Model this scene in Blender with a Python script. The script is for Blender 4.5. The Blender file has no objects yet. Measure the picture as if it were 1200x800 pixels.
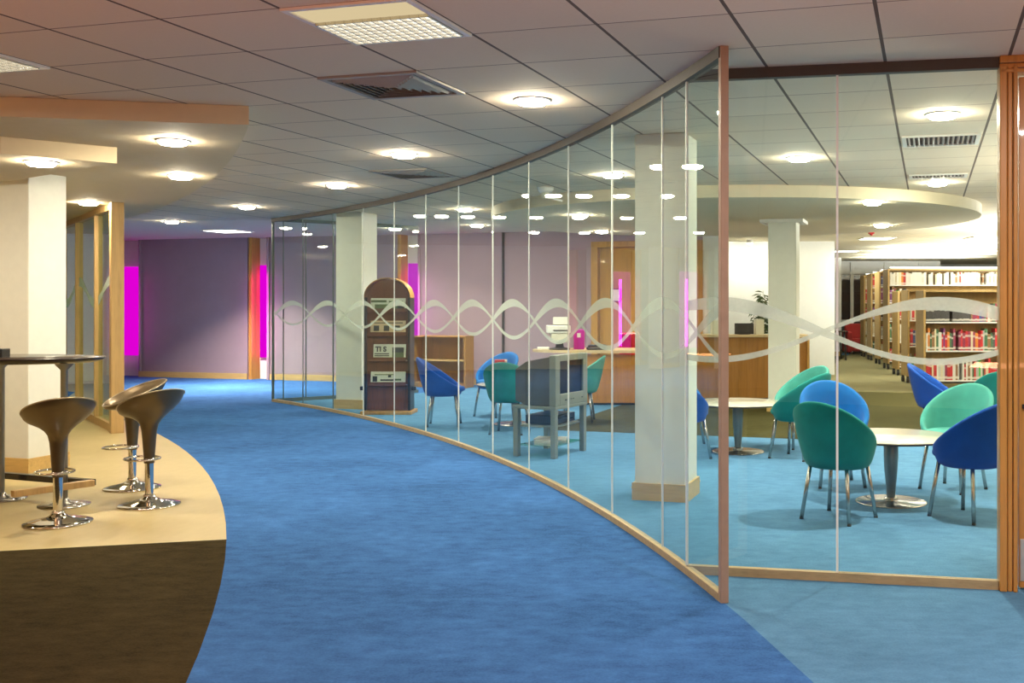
import bpy, bmesh, math, random
from math import sin, cos, pi, radians, sqrt, atan2
from mathutils import Vector, Matrix
random.seed(7)
sc = bpy.context.scene
COL = sc.collection

# ------------------------------------------------------------------ settings
H_CEIL = 2.67            # ceiling height
H_CAN = 2.55             # underside of the dropped canopies
TH = 0.278               # the building grid is turned by this angle
GA, GB = -1.413, 3.74    # origin of the ceiling tile grid
GX = Vector((cos(TH), -sin(TH), 0))   # across
GY = Vector((sin(TH), cos(TH), 0))    # along
def grid(i, j, z=0.0):
    p = GX * (i * .6 + GA) + GY * (j * .6 + GB)
    return Vector((p.x, p.y, z))
ARC_C, ARC_R = Vector((-21.542, -0.807, 0)), 22.712    # curved glass wall
def arc(deg, r=ARC_R, z=0.0):
    a = radians(deg)
    return Vector((ARC_C.x + r * cos(a), ARC_C.y + r * sin(a), z))

# ------------------------------------------------------------------ materials
MATS = {}
def new_mat(name):
    m = bpy.data.materials.new(name); m.use_nodes = True
    nt = m.node_tree; nt.nodes.clear()
    out = nt.nodes.new('ShaderNodeOutputMaterial')
    MATS[name] = m
    return m, nt, out
def N(nt, t, **kw):
    n = nt.nodes.new(t)
    for k, v in kw.items():
        if hasattr(n, k): setattr(n, k, v)
        else: n.inputs[k].default_value = v
    return n
def L(nt, a, b): nt.links.new(a, b)
def c4(c): return (c[0], c[1], c[2], 1)
def mathn(nt, op, a, b=None, c=None):
    n = nt.nodes.new('ShaderNodeMath'); n.operation = op
    for k, v in enumerate((a, b, c)):
        if v is None: continue
        if isinstance(v, (int, float)): n.inputs[k].default_value = v
        else: L(nt, v, n.inputs[k])
    return n.outputs[0]
def mixc(nt, f, a, b):
    n = nt.nodes.new('ShaderNodeMix'); n.data_type = 'RGBA'
    if isinstance(f, (int, float)): n.inputs[0].default_value = f
    else: L(nt, f, n.inputs[0])
    for k, v in ((6, a), (7, b)):
        if isinstance(v, tuple): n.inputs[k].default_value = c4(v)
        else: L(nt, v, n.inputs[k])
    return n.outputs[2]
def coords(nt, scale=(1, 1, 1), rot=(0, 0, 0), world=False):
    if world:
        g = nt.nodes.new('ShaderNodeNewGeometry'); src = g.outputs['Position']
    else:
        g = nt.nodes.new('ShaderNodeTexCoord'); src = g.outputs['Object']
    mp = N(nt, 'ShaderNodeMapping'); mp.inputs['Scale'].default_value = scale; mp.inputs['Rotation'].default_value = rot
    L(nt, src, mp.inputs['Vector'])
    return mp.outputs['Vector']
def noise(nt, vec, scale, detail=3, rough=.55):
    n = N(nt, 'ShaderNodeTexNoise'); n.inputs['Scale'].default_value = scale
    n.inputs['Detail'].default_value = detail; n.inputs['Roughness'].default_value = rough
    L(nt, vec, n.inputs['Vector']); return n.outputs['Fac']
def ramp(nt, f, stops):
    r = N(nt, 'ShaderNodeValToRGB'); e = r.color_ramp.elements
    while len(e) < len(stops): e.new(.5)
    for k, (p, c) in enumerate(stops): e[k].position = p; e[k].color = c4(c)
    L(nt, f, r.inputs['Fac']); return r.outputs['Color']
def bsdf(nt, out, base, rough=.5, metal=0, spec=.5, bump=None, bstr=.1, bdist=.01, sheen=0, coat=0):
    b = nt.nodes.new('ShaderNodeBsdfPrincipled')
    if isinstance(base, tuple): b.inputs['Base Color'].default_value = c4(base)
    else: L(nt, base, b.inputs['Base Color'])
    b.inputs['Roughness'].default_value = rough; b.inputs['Metallic'].default_value = metal
    b.inputs['Specular IOR Level'].default_value = spec
    b.inputs['Sheen Weight'].default_value = sheen
    b.inputs['Coat Weight'].default_value = coat
    if bump is not None:
        bn = N(nt, 'ShaderNodeBump'); bn.inputs['Strength'].default_value = bstr; bn.inputs['Distance'].default_value = bdist
        L(nt, bump, bn.inputs['Height']); L(nt, bn.outputs['Normal'], b.inputs['Normal'])
    L(nt, b.outputs[0], out.inputs[0]); return b
def plain(name, c, rough=.5, metal=0, spec=.5, var=.06, scale=12, bstr=.04, coat=0, sheen=0):
    m, nt, out = new_mat(name); v = coords(nt)
    n = noise(nt, v, scale, 3)
    lo = tuple(max(0, x * (1 - var)) for x in c); hi = tuple(min(1, x * (1 + var)) for x in c)
    bsdf(nt, out, ramp(nt, n, [(.3, lo), (.7, hi)]), rough, metal, spec, noise(nt, v, scale * 8, 2), bstr, .004, sheen, coat)
    return m
def carpet(name, c, streak=.22, spec=.06):
    m, nt, out = new_mat(name); v = coords(nt, world=True)
    big = noise(nt, v, .9, 4, .6); mid = noise(nt, coords(nt, (.8, 1.3, 1), (0, 0, .1), True), 9, 6, .7); fine = noise(nt, v, 90, 2)
    f = mathn(nt, 'ADD', mathn(nt, 'MULTIPLY', big, .35), mathn(nt, 'ADD', mathn(nt, 'MULTIPLY', mid, .45), mathn(nt, 'MULTIPLY', fine, .2)))
    lo = tuple(x * (1 - streak) for x in c); hi = tuple(min(1, x * (1 + streak) + .008) for x in c)
    bsdf(nt, out, ramp(nt, f, [(.36, lo), (.64, hi)]), .95, 0, spec, fine, .35, .006)
    return m
def wood(name, c, dark=.62, rough=.4, axis='z', scale=1.0, coat=0, spec=.4):
    m, nt, out = new_mat(name)
    s = {'z': (14, 14, .9), 'x': (.9, 14, 14), 'y': (14, .9, 14)}[axis]
    v = coords(nt, tuple(k * scale for k in s))
    g = noise(nt, v, 1.6, 6, .65); g2 = noise(nt, coords(nt, tuple(k * scale * 3 for k in s)), 2.2, 3)
    f = mathn(nt, 'ADD', mathn(nt, 'MULTIPLY', g, .7), mathn(nt, 'MULTIPLY', g2, .3))
    bsdf(nt, out, ramp(nt, f, [(.3, tuple(x * dark for x in c)), (.5, c), (.72, tuple(min(1, x * 1.18) for x in c))]), rough, 0, spec, f, .05, .003, coat=coat)
    return m
def emis(name, c, s):
    m, nt, out = new_mat(name); e = nt.nodes.new('ShaderNodeEmission')
    e.inputs[0].default_value = c4(c); e.inputs[1].default_value = s
    L(nt, e.outputs[0], out.inputs[0]); return m
def glassmat(name, tint, mult=1.6, ior=1.5):
    m, nt, out = new_mat(name)
    fr = N(nt, 'ShaderNodeFresnel'); fr.inputs['IOR'].default_value = ior
    g = nt.nodes.new('ShaderNodeNewGeometry')
    front = mathn(nt, 'SUBTRACT', 1.0, g.outputs['Backfacing'])
    fac = mathn(nt, 'MULTIPLY', mathn(nt, 'MINIMUM', mathn(nt, 'MULTIPLY', fr.outputs[0], mult), .9), front)
    t = nt.nodes.new('ShaderNodeBsdfTransparent'); t.inputs[0].default_value = c4(tint)
    gl = nt.nodes.new('ShaderNodeBsdfGlossy'); gl.inputs['Roughness'].default_value = 0.0
    gl.inputs['Color'].default_value = (.95, 1, .98, 1)
    mx = nt.nodes.new('ShaderNodeMixShader')
    L(nt, fac, mx.inputs[0]); L(nt, t.outputs[0], mx.inputs[1]); L(nt, gl.outputs[0], mx.inputs[2])
    L(nt, mx.outputs[0], out.inputs[0]); return m

# ceiling tiles: 600 mm square lay-in tiles on a T-bar grid
def ceiling_tiles():
    m, nt, out = new_mat('ceiling_tile')
    v = coords(nt, world=True)
    sx = N(nt, 'ShaderNodeSeparateXYZ'); L(nt, v, sx.inputs[0])
    X, Y = sx.outputs[0], sx.outputs[1]
    ci, si = cos(TH), sin(TH)
    def axis(kx, ky, off, half):
        p = mathn(nt, 'ADD', mathn(nt, 'MULTIPLY', X, kx / .6), mathn(nt, 'ADD', mathn(nt, 'MULTIPLY', Y, ky / .6), -off / .6))
        fr = mathn(nt, 'FRACT', p)
        d = mathn(nt, 'MINIMUM', fr, mathn(nt, 'SUBTRACT', 1.0, fr))
        return mathn(nt, 'LESS_THAN', d, half / .6), mathn(nt, 'FLOOR', p)
    l1, f1 = axis(ci, -si, GA, .0085)
    l2, f2 = axis(si, ci, GB, .005)
    wn = N(nt, 'ShaderNodeTexWhiteNoise'); wn.noise_dimensions = '2D'
    cb = N(nt, 'ShaderNodeCombineXYZ'); L(nt, f1, cb.inputs[0]); L(nt, f2, cb.inputs[1]); L(nt, cb.outputs[0], wn.inputs['Vector'])
    n = noise(nt, v, 55, 3)
    t = mathn(nt, 'ADD', mathn(nt, 'MULTIPLY', wn.outputs['Value'], .5), mathn(nt, 'MULTIPLY', n, .5))
    base = ramp(nt, t, [(.2, (.76, .645, .50)), (.8, (.82, .70, .55))])
    c1 = mixc(nt, l2, base, (.30, .21, .16))
    c2 = mixc(nt, l1, c1, (.15, .12, .10))
    bsdf(nt, out, c2, .85, 0, .2, n, .08, .003)
    return m
ceiling_tiles()
plain('plaster_white', (.80, .79, .74), .75, var=.02)
plain('plaster_bar', (.70, .59, .39), .75, var=.02)
plain('plaster_raft', (.72, .645, .48), .75, var=.02)
plain('plaster_cool', (.72, .72, .72), .8, var=.02)
plain('column_paint', (.80, .80, .73), .7, var=.02)
plain('wall_paint', (.37, .27, .31), .8, var=.03, scale=4)
plain('wall_grey', (.42, .41, .42), .8, var=.03, scale=4)
plain('wall_white', (.86, .86, .84), .8, var=.02)
plain('wall_cream', (.75, .68, .55), .8, var=.03)
carpet('carpet_corridor', (.040, .130, .345), .38)
carpet('carpet_room', (.088, .215, .37), .24)
carpet('carpet_olive', (.052, .048, .014), .25)
carpet('carpet_tan', (.19, .17, .085), .15)
carpet('carpet_brown', (.034, .023, .0055), .5)
def laminate():
    m, nt, out = new_mat('laminate_beige'); v = coords(nt, (1, 1, 1), (0, 0, .3), True)
    a = noise(nt, v, 1.6, 5, .6); b = noise(nt, coords(nt, (3, 1, 1), (0, 0, .3), True), 7, 3)
    f = mathn(nt, 'ADD', mathn(nt, 'MULTIPLY', a, .7), mathn(nt, 'MULTIPLY', b, .3))
    bsdf(nt, out, ramp(nt, f, [(.3, (.43, .335, .15)), (.7, (.52, .415, .20))]), .42, 0, .4)
laminate()
wood('oak', (.50, .27, .065), .72, .38, coat=.15)
wood('oak_light', (.55, .36, .15), .75, .42)
wood('oak_rail', (.45, .34, .18), .75, .45, 'x')
wood('skirting_oak', (.60, .40, .15), .8, .45, 'x')
wood('oak_door', (.58, .27, .06), .7, .38, coat=.2)
wood('desk_wood', (.42, .185, .035), .72, .4, coat=.1)
wood('desk_top', (.68, .52, .30), .85, .4, 'x')
wood('rack_wood', (.16, .055, .018), .55, .4)
wood('shelf_wood', (.42, .27, .10), .75, .5)
wood('case_wood', (.40, .20, .055), .75, .45)
plain('bronze', (.065, .054, .043), .55, 0, var=.05)
plain('post_wood', (.42, .28, .19), .5, var=.06)
plain('joint_silicone', (.90, .91, .86), .35, var=.02)
plain('joint_dark', (.10, .13, .11), .35, var=.02)
plain('steel', (.52, .50, .46), .25, 1.0, var=.04, scale=20)
plain('steel_dark', (.25, .245, .235), .35, 1.0, var=.04)
plain('chrome', (.80, .78, .74), .06, 1.0, var=.01)
plain('stool_bronze', (.13, .092, .05), .34, .6, var=.05, scale=6, coat=.1)
plain('lip_highlight', (.42, .34, .22), .3, .7, var=.03)
plain('black_plastic', (.016, .015, .017), .35, var=.1)
plain('black_laminate', (.022, .014, .013), .25, var=.1, coat=.3)
plain('tv_grey', (.19, .21, .175), .45, var=.03)
plain('tv_shell', (.06, .065, .06), .5, var=.04)
plain('tv_screen', (.010, .011, .018), .25, spec=.2, var=.02)
plain('cream_plastic', (.72, .70, .56), .45, var=.03)
plain('paper', (.72, .74, .60), .7, var=.05, scale=30)
plain('paper_white', (.85, .84, .78), .7, var=.03)
plain('ink', (.03, .035, .03), .7)
plain('ink_green', (.10, .16, .05), .7)
plain('reflection_magenta', (.55, .02, .40), .5)
plain('red_leather', (.55, .015, .03), .4)
plain('leaf', (.07, .13, .03), .5, var=.3)
plain('pot', (.5, .42, .3), .6)
plain('slot_dark', (.03, .028, .027), .7)
plain('vent_metal', (.40, .38, .35), .5, .1, var=.04)
plain('louvre_metal', (.62, .60, .52), .25, .8, var=.04)
plain('table_top', (.62, .58, .48), .22, var=.02, coat=.4)
plain('table_edge', (.06, .045, .035), .4)
plain('rubber', (.02, .02, .02), .7)
plain('brass_plate', (.80, .72, .62), .3, .6, var=.03)
plain('sofa_red', (.45, .02, .02), .7)
plain('trim_white', (.85, .84, .80), .4, var=.02)
plain('night_glass', (.012, .012, .014), .08, var=.2, coat=.6)
plain('sign_red', (.55, .02, .03), .5)
plain('wave_frost', (.78, .82, .74), .8)
def fabric(name, c):
    m, nt, out = new_mat(name); v = coords(nt)
    n = noise(nt, v, 10, 3); w = noise(nt, v, 220, 2)
    bsdf(nt, out, ramp(nt, n, [(.3, tuple(x * .88 for x in c)), (.7, tuple(min(1, x * 1.1) for x in c))]), .85, 0, .2, w, .25, .002, sheen=.08)
fabric('fabric_teal', (.004, .20, .185))
fabric('fabric_mint', (.06, .33, .29))
fabric('fabric_blue', (.003, .125, .42))
fabric('fabric_royal', (.003, .062, .34))
emis('lamp_lens', (1, .88, .66), 360)
emis('tube_light', (1, .95, .85), 9)
emis('tray_light', (1, .95, .90), 3.5)
emis('reflector_glow', (1, .80, .46), .75)
emis('magenta_light', (.70, .0, .62), 1.15)
glassmat('glass_clear', (.94, .982, .966), .95)
glassmat('glass_green', (.66, .80, .64), 1.6)
def frost(name):
    m, nt, out = new_mat(name)
    d = nt.nodes.new('ShaderNodeBsdfDiffuse'); d.inputs[0].default_value = (.80, .84, .76, 1)
    tl = nt.nodes.new('ShaderNodeBsdfTranslucent'); tl.inputs[0].default_value = (.80, .84, .76, 1)
    t = nt.nodes.new('ShaderNodeBsdfTransparent')
    v = coords(nt); n = noise(nt, v, 60, 2)
    f = mathn(nt, 'ADD', .42, mathn(nt, 'MULTIPLY', n, .12))
    m1 = nt.nodes.new('ShaderNodeMixShader'); m1.inputs[0].default_value = .45
    L(nt, d.outputs[0], m1.inputs[1]); L(nt, tl.outputs[0], m1.inputs[2])
    m2 = nt.nodes.new('ShaderNodeMixShader'); L(nt, f, m2.inputs[0])
    L(nt, t.outputs[0], m2.inputs[1]); L(nt, m1.outputs[0], m2.inputs[2]); L(nt, m2.outputs[0], out.inputs[0])
frost('frost_film')
def bookmat():
    m, nt, out = new_mat('book_cover')
    oi = nt.nodes.new('ShaderNodeObjectInfo')
    v = coords(nt); n = noise(nt, v, 25, 2)
    tc = nt.nodes.new('ShaderNodeTexCoord'); s = N(nt, 'ShaderNodeSeparateXYZ'); L(nt, tc.outputs['Generated'], s.inputs[0])
    band = mathn(nt, 'MULTIPLY', mathn(nt, 'GREATER_THAN', s.outputs[2], .70), mathn(nt, 'LESS_THAN', s.outputs[2], .82))
    low = mathn(nt, 'MULTIPLY', mathn(nt, 'GREATER_THAN', s.outputs[2], .07), mathn(nt, 'LESS_THAN', s.outputs[2], .18))
    bb = mathn(nt, 'ADD', mathn(nt, 'MULTIPLY', band, .55), mathn(nt, 'MULTIPLY', low, .8))
    c = mixc(nt, bb, oi.outputs['Color'], (.78, .74, .66))
    c = mixc(nt, mathn(nt, 'MULTIPLY', n, .2), c, (.1, .08, .06))
    bsdf(nt, out, c, .5, 0, .3)
bookmat()

# ------------------------------------------------------------------ mesh tools
class MB:
    def __init__(s): s.bm = bmesh.new()
    def box(s, c, d, rot=None, bev=0, seg=2):
        b2 = bmesh.new(); bmesh.ops.create_cube(b2, size=1)
        for v in b2.verts: v.co = Vector((v.co.x * d[0], v.co.y * d[1], v.co.z * d[2]))
        if bev: bmesh.ops.bevel(b2, geom=list(b2.edges), offset=bev, segments=seg, affect='EDGES', profile=.5)
        M = Matrix.Translation(Vector(c)) @ (rot.to_4x4() if rot is not None else Matrix.Identity(4))
        b2.transform(M); s._add(b2); return s
    def _add(s, b2, smooth=False):
        me = bpy.data.meshes.new('tmp'); b2.to_mesh(me); b2.free()
        if smooth:
            for p in me.polygons: p.use_smooth = True
        s.bm.from_mesh(me); bpy.data.meshes.remove(me)
    def lathe(s, prof, seg=32, c=(0, 0, 0), smooth=True, sx=1, sy=1):
        b2 = bmesh.new(); rings = []
        for r, z in prof:
            if r < 1e-6: rings.append([b2.verts.new((c[0], c[1], c[2] + z))])
            else: rings.append([b2.verts.new((c[0] + sx * r * cos(2 * pi * k / seg), c[1] + sy * r * sin(2 * pi * k / seg), c[2] + z)) for k in range(seg)])
        for a, b in zip(rings, rings[1:]):
            if len(a) == 1 and len(b) == 1: continue
            for k in range(seg):
                k2 = (k + 1) % seg
                if len(a) == 1: b2.faces.new((a[0], b[k], b[k2])[::-1])
                elif len(b) == 1: b2.faces.new((a[k], a[k2], b[0]))
                else: b2.faces.new((a[k], a[k2], b[k2], b[k]))
        bmesh.ops.recalc_face_normals(b2, faces=list(b2.faces))
        s._add(b2, smooth); return s
    def tube(s, pts, r, seg=10, closed=False, r2=None):
        pts = [Vector(p) for p in pts]; b2 = bmesh.new(); rings = []; n = len(pts)
        prev = None
        for i, p in enumerate(pts):
            if closed: t = pts[(i + 1) % n] - pts[i - 1]
            else: t = pts[min(i + 1, n - 1)] - pts[max(i - 1, 0)]
            t.normalize()
            if prev is None:
                u = t.orthogonal().normalized()
            else:
                u = (prev - t * prev.dot(t)).normalized()
            prev = u; w = t.cross(u)
            rr = r if r2 is None else r + (r2 - r) * i / (n - 1)
            rings.append([b2.verts.new(p + (u * cos(2 * pi * k / seg) + w * sin(2 * pi * k / seg)) * rr) for k in range(seg)])
        m = n if closed else n - 1
        for i in range(m):
            a, b = rings[i], rings[(i + 1) % n]
            for k in range(seg): b2.faces.new((a[k], a[(k + 1) % seg], b[(k + 1) % seg], b[k]))
        if not closed:
            b2.faces.new(rings[0][::-1]); b2.faces.new(rings[-1])
        bmesh.ops.recalc_face_normals(b2, faces=list(b2.faces))
        s._add(b2, True); return s
    def prism(s, poly, z0, z1):
        b2 = bmesh.new()
        lo = [b2.verts.new((p[0], p[1], z0)) for p in poly]; hi = [b2.verts.new((p[0], p[1], z1)) for p in poly]
        n = len(poly)
        b2.faces.new(lo[::-1]); b2.faces.new(hi)
        for k in range(n): b2.faces.new((lo[k], lo[(k + 1) % n], hi[(k + 1) % n], hi[k]))
        bmesh.ops.recalc_face_normals(b2, faces=list(b2.faces))
        s._add(b2); return s
    def strip(s, A, B, th=None):
        """ribbon between two rails, optional thickness vector"""
        b2 = bmesh.new()
        if th is None:
            a = [b2.verts.new(p) for p in A]; b = [b2.verts.new(p) for p in B]
            for k in range(len(A) - 1): b2.faces.new((a[k], a[k + 1], b[k + 1], b[k]))
        else:
            a = [b2.verts.new(p) for p in A]; b = [b2.verts.new(p) for p in B]
            c = [b2.verts.new(p + th) for p in A]; d = [b2.verts.new(p + th) for p in B]
            n = len(A)
            for k in range(n - 1):
                b2.faces.new((a[k], a[k + 1], b[k + 1], b[k])); b2.faces.new((c[k], d[k], d[k + 1], c[k + 1]))
                b2.faces.new((a[k], c[k], c[k + 1], a[k + 1])); b2.faces.new((b[k], b[k + 1], d[k + 1], d[k]))
            b2.faces.new((a[0], b[0], d[0], c[0])); b2.faces.new((a[-1], c[-1], d[-1], b[-1]))
            bmesh.ops.recalc_face_normals(b2, faces=list(b2.faces))
        s._add(b2); return s
    def gridsurf(s, rows, closed_u=True, smooth=True):
        b2 = bmesh.new(); vs = [[b2.verts.new(p) for p in r] for r in rows]
        for a, b in zip(vs, vs[1:]):
            n = len(a)
            for k in range(n if closed_u else n - 1):
                b2.faces.new((a[k], a[(k + 1) % n], b[(k + 1) % n], b[k]))
        bmesh.ops.remove_doubles(b2, verts=list(b2.verts), dist=1e-5)
        bmesh.ops.recalc_face_normals(b2, faces=list(b2.faces))
        s._add(b2, smooth); return s
    def build(s, name, mat, parent=None):
        me = bpy.data.meshes.new(name); s.bm.to_mesh(me); s.bm.free()
        me.materials.append(MATS[mat] if isinstance(mat, str) else mat)
        o = bpy.data.objects.new(name, me); COL.objects.link(o)
        if parent is not None: o.parent = parent
        return o
def rz(a): return Matrix.Rotation(a, 3, 'Z')
def zrot_from(d): return rz(atan2(d[1], d[0]))
def tag(o, label, cat, group=None, kind=None):
    o['label'] = label; o['category'] = cat
    if group: o['group'] = group
    if kind: o['kind'] = kind
    return o
def thing(name, label, cat, loc=(0, 0, 0), rot=0, group=None):
    o = bpy.data.objects.new(name, None); COL.objects.link(o)
    o.empty_display_size = .1; o.location = loc; o.rotation_euler = (0, 0, rot)
    return tag(o, label, cat, group)
def struct(o, label=None, cat=None):
    o['kind'] = 'structure'
    if label: o['label'] = label
    if cat: o['category'] = cat
    return o
def sempty(name, label, cat, loc=(0, 0, 0), rot=0):
    o = bpy.data.objects.new(name, None); COL.objects.link(o); o.location = loc; o.rotation_euler = (0, 0, rot)
    return struct(o, label, cat)
def copy_tree(o, parent=None):
    c = o.copy(); COL.objects.link(c)
    if parent is not None: c.parent = parent
    for ch in list(o.children): copy_tree(ch, c)
    return c
def text_mesh(name, s, size, mat, parent, M, bold=.0):
    cu = bpy.data.curves.new('txt', 'FONT'); cu.body = s; cu.size = size; cu.extrude = .0006; cu.offset = bold
    cu.align_x = 'LEFT'
    o = bpy.data.objects.new('txt', cu); COL.objects.link(o)
    bpy.context.view_layer.update()
    me = bpy.data.meshes.new_from_object(o.evaluated_get(bpy.context.evaluated_depsgraph_get()))
    bpy.data.objects.remove(o); me.materials.clear(); me.materials.append(MATS[mat]); me.transform(M)
    r = bpy.data.objects.new(name, me); COL.objects.link(r); r.parent = parent
    return r
def lamp(kind, loc, energy, color=(1, .87, .68), size=.1, rot=None, **kw):
    l = bpy.data.lights.new('light', kind); l.energy = energy; l.color = color
    if kind in ('POINT', 'SPOT'): l.shadow_soft_size = size
    if kind == 'AREA':
        l.size = size
    for k, v in kw.items(): setattr(l, k, v)
    o = bpy.data.objects.new('light', l); COL.objects.link(o); o.location = loc
    if rot: o.rotation_euler = rot
    return o

# ------------------------------------------------------------------ FLOOR
XL, XR, YB, YF = -16.0, 13.0, -4.0, 34.0
fl = MB(); fl.box(((XL + XR) / 2, (YB + YF) / 2, -.06), (XR - XL, YF - YB, .12)); struct(fl.build('floor', 'carpet_room'), 'light blue carpet floor', 'floor')
LC, LR = Vector((-23.998, -2.189, 0)), 23.119    # curve where the bar floor ends
def larc(deg, r=LR):
    a = radians(deg); return (LC.x + r * cos(a), LC.y + r * sin(a))
corr = [(p.x, p.y) for p in [arc(d) for d in [-8 + 2 * k for k in range(0, 27)] + [44.26]]]
corr += [(-4.5, 15.55), (-3.3, 16.6), (-3.0, 18.3), (-10.5, 20.4), (-12, 20.7)]
corr += [larc(d) for d in [52 - 2 * k for k in range(0, 30)]]
m = MB(); m.prism(corr, 0, .002); struct(m.build('floor_carpet', 'carpet_corridor'), 'royal blue curved corridor carpet', 'floor')
# beige bar floor and the brown carpet in front of it, both ending on the curve
a_split = math.degrees(atan2(6.27 + 2.189, -2.46 + 23.998))
beige = [larc(a_split + (52 - a_split) * k / 24) for k in range(25)] + [(-12, 20.7), (-15.9, 18), (-15.9, 2.95)]
m = MB(); m.prism(beige, 0, .0022); struct(m.build('floor_laminate', 'laminate_beige'), 'beige bar floor', 'floor')
brown = [larc(a_split - (a_split + 5) * k / 20) for k in range(21)] + [(-15.9, -3.9), (-15.9, 2.95)]
m = MB(); m.prism(brown, 0, .0022); struct(m.build('floor_mat', 'carpet_brown'), 'dark brown carpet beside the corridor', 'floor')
p0 = Vector((.68, 11.2, 0))
ol = [p0 + GX * -1.75, p0 + GX * 10, p0 + GX * 10 + GY * 18, p0 + GX * -1.75 + GY * 18]
m = MB(); m.prism([(p.x, p.y) for p in ol], 0, .0015); struct(m.build('floor_olive', 'carpet_olive'), 'olive carpet round the reception desk', 'floor')
q0 = Vector((3.68, 16.69, 0))
tn = [q0 + GX * -1.1, q0 + GX * 9, q0 + GX * 9 + GY * 16, q0 + GX * -1.1 + GY * 16]
m = MB(); m.prism([(p.x, p.y) for p in tn], 0, .003); struct(m.build('floor_tan', 'carpet_tan'), 'tan library carpet', 'floor')

# ------------------------------------------------------------------ CEILING
m = MB(); m.box(((XL + XR) / 2, (YB + 15.2) / 2, H_CEIL + .05), (XR - XL, 15.2 - YB, .1)); struct(m.build('ceiling', 'ceiling_tile'), 'suspended tile ceiling', 'ceiling')
m = MB(); m.box(((XL + XR) / 2, (15.23 + YF) / 2, H_CEIL + .05), (XR - XL, YF - 15.23, .1)); struct(m.build('ceiling_far', 'plaster_raft'), 'plain plaster ceiling at the far end', 'ceiling')
m = MB(); m.box(((XL + XR) / 2, 15.215, H_CEIL + .07), (XR - XL, .05, .06)); struct(m.build('ceiling_gap', 'slot_dark'), 'shadow gap between the ceilings', 'ceiling')
# bar canopy, a dropped slab with a curved edge
KC, KR = Vector((-30.887, -5.835, 0)), 31.010
def karc(deg):
    a = radians(deg); return (KC.x + KR * cos(a), KC.y + KR * sin(a))
ka0 = math.degrees(atan2(6.446 + 5.835, -2.40 + 30.887))
can = [karc(ka0 + (41.5 - ka0) * k / 30) for k in range(31)] + [(-15.8, 16), (-15.8, 4.2), (-6.0, 5.62), (-3.78, 6.15)]
m = MB(); m.prism(can, H_CAN, H_CEIL - .002); struct(m.build('ceiling_canopy', 'plaster_bar'), 'dropped cream canopy over the bar', 'ceiling')
sub = [(-3.70, 7.37), (-4.23, 6.88), (-6.2, 6.5), (-9, 6.3), (-9, 9.2), (-6.4, 8.9), (-5.0, 8.35)]
m = MB(); m.prism(sub, 2.435, H_CAN - .001); struct(m.build('ceiling_slab', 'plaster_bar'), 'second dropped slab under the canopy', 'ceiling')
# round raft over the reception desk
RC, RR = Vector((1.307, 13.94, 0)), 3.21
m = MB(); m.prism([(RC.x + RR * cos(2 * pi * k / 96), RC.y + RR * sin(2 * pi * k / 96)) for k in range(96)], H_CAN - .01, H_CEIL - .002)
struct(m.build('ceiling_raft', 'plaster_raft'), 'round dropped ceiling over the reception', 'ceiling')

# ------------------------------------------------------------------ WALLS
def wall_seg(name, a, b, z0, z1, t, mat, label):
    a, b = Vector(a), Vector(b); d = (b - a); ln = d.length; d.normalize(); nrm = Vector((-d.y, d.x, 0))
    c = (a + b) / 2 + nrm * t / 2
    m = MB(); m.box((0, 0, 0), (ln, t, z1 - z0)); o = m.build(name, mat)
    o.location = (c.x, c.y, (z0 + z1) / 2); o.rotation_euler = (0, 0, atan2(d.y, d.x))
    return struct(o, label, 'wall')
W0 = Vector((-7.2, 19.4, 0))
def far(s, off=0.0): return W0 + GX * s + GY * off
# far wall: painted piers between three recessed magenta light niches
niches = [(-3.55, -2.56), (0.01, .33), (3.13, 3.46)]
piers = [(-8.2, -3.55), (-2.56, -.10), (.40, 3.06), (3.46, 6.72)]
for k, (a, b) in enumerate(piers):
    wall_seg('wall_far', far(a), far(b), 0, H_CEIL, .25, 'wall_paint' if k < 3 else 'wall_paint', 'lilac grey painted far wall')
    m = MB(); m.box((0, 0, .055), (b - a, .02, .11)); m.box((0, -.003, .1), (b - a, .016, .012))
    o = m.build('baseboard_far', 'skirting_oak'); o.location = far((a + b) / 2, -.011); o.rotation_euler = (0, 0, -TH); struct(o, 'oak skirting board', 'baseboard')
for a, b in niches:
    c = far((a + b) / 2, .14)
    n = sempty('wall_niche', 'recessed wall niche lit magenta', 'niche', c, -TH)
    w = b - a
    m = MB(); m.box((0, .10, H_CEIL / 2), (w, .02, H_CEIL)); m.build('niche_back', 'wall_white', n)
    m = MB(); m.box((-w / 2 - .035, -.02, H_CEIL / 2), (.07, .28, H_CEIL), bev=.004); m.build('niche_jamb', 'oak_door', n)
    m = MB(); m.box((w / 2 + .025, -.02, H_CEIL / 2), (.05, .28, H_CEIL), bev=.004); m.build('niche_jamb', 'wall_paint', n)
    m = MB(); m.box((0, .06, 1.28), (w * .8, .05, 1.75), bev=.012); m.build('light_panel', 'magenta_light', n)
    l = lamp('AREA', (0, -.02, 1.25), 6, (1, .02, .85), .25, (radians(90), 0, 0), shape='RECTANGLE', size_y=1.6); l.parent = n
    for sd, en in ((1, 7), (-1, 2)):  # unseen side lamps added to spill the panel's magenta along the wall
        l = lamp('AREA', (sd * w * .3, -.20, 1.22), en, (1, .02, .80), .10, shape='RECTANGLE', size_y=1.5)
        l.rotation_mode = 'QUATERNION'; l.rotation_quaternion = Vector((sd * .96, .28, 0)).to_track_quat('-Z', 'Y'); l.parent = n
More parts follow.
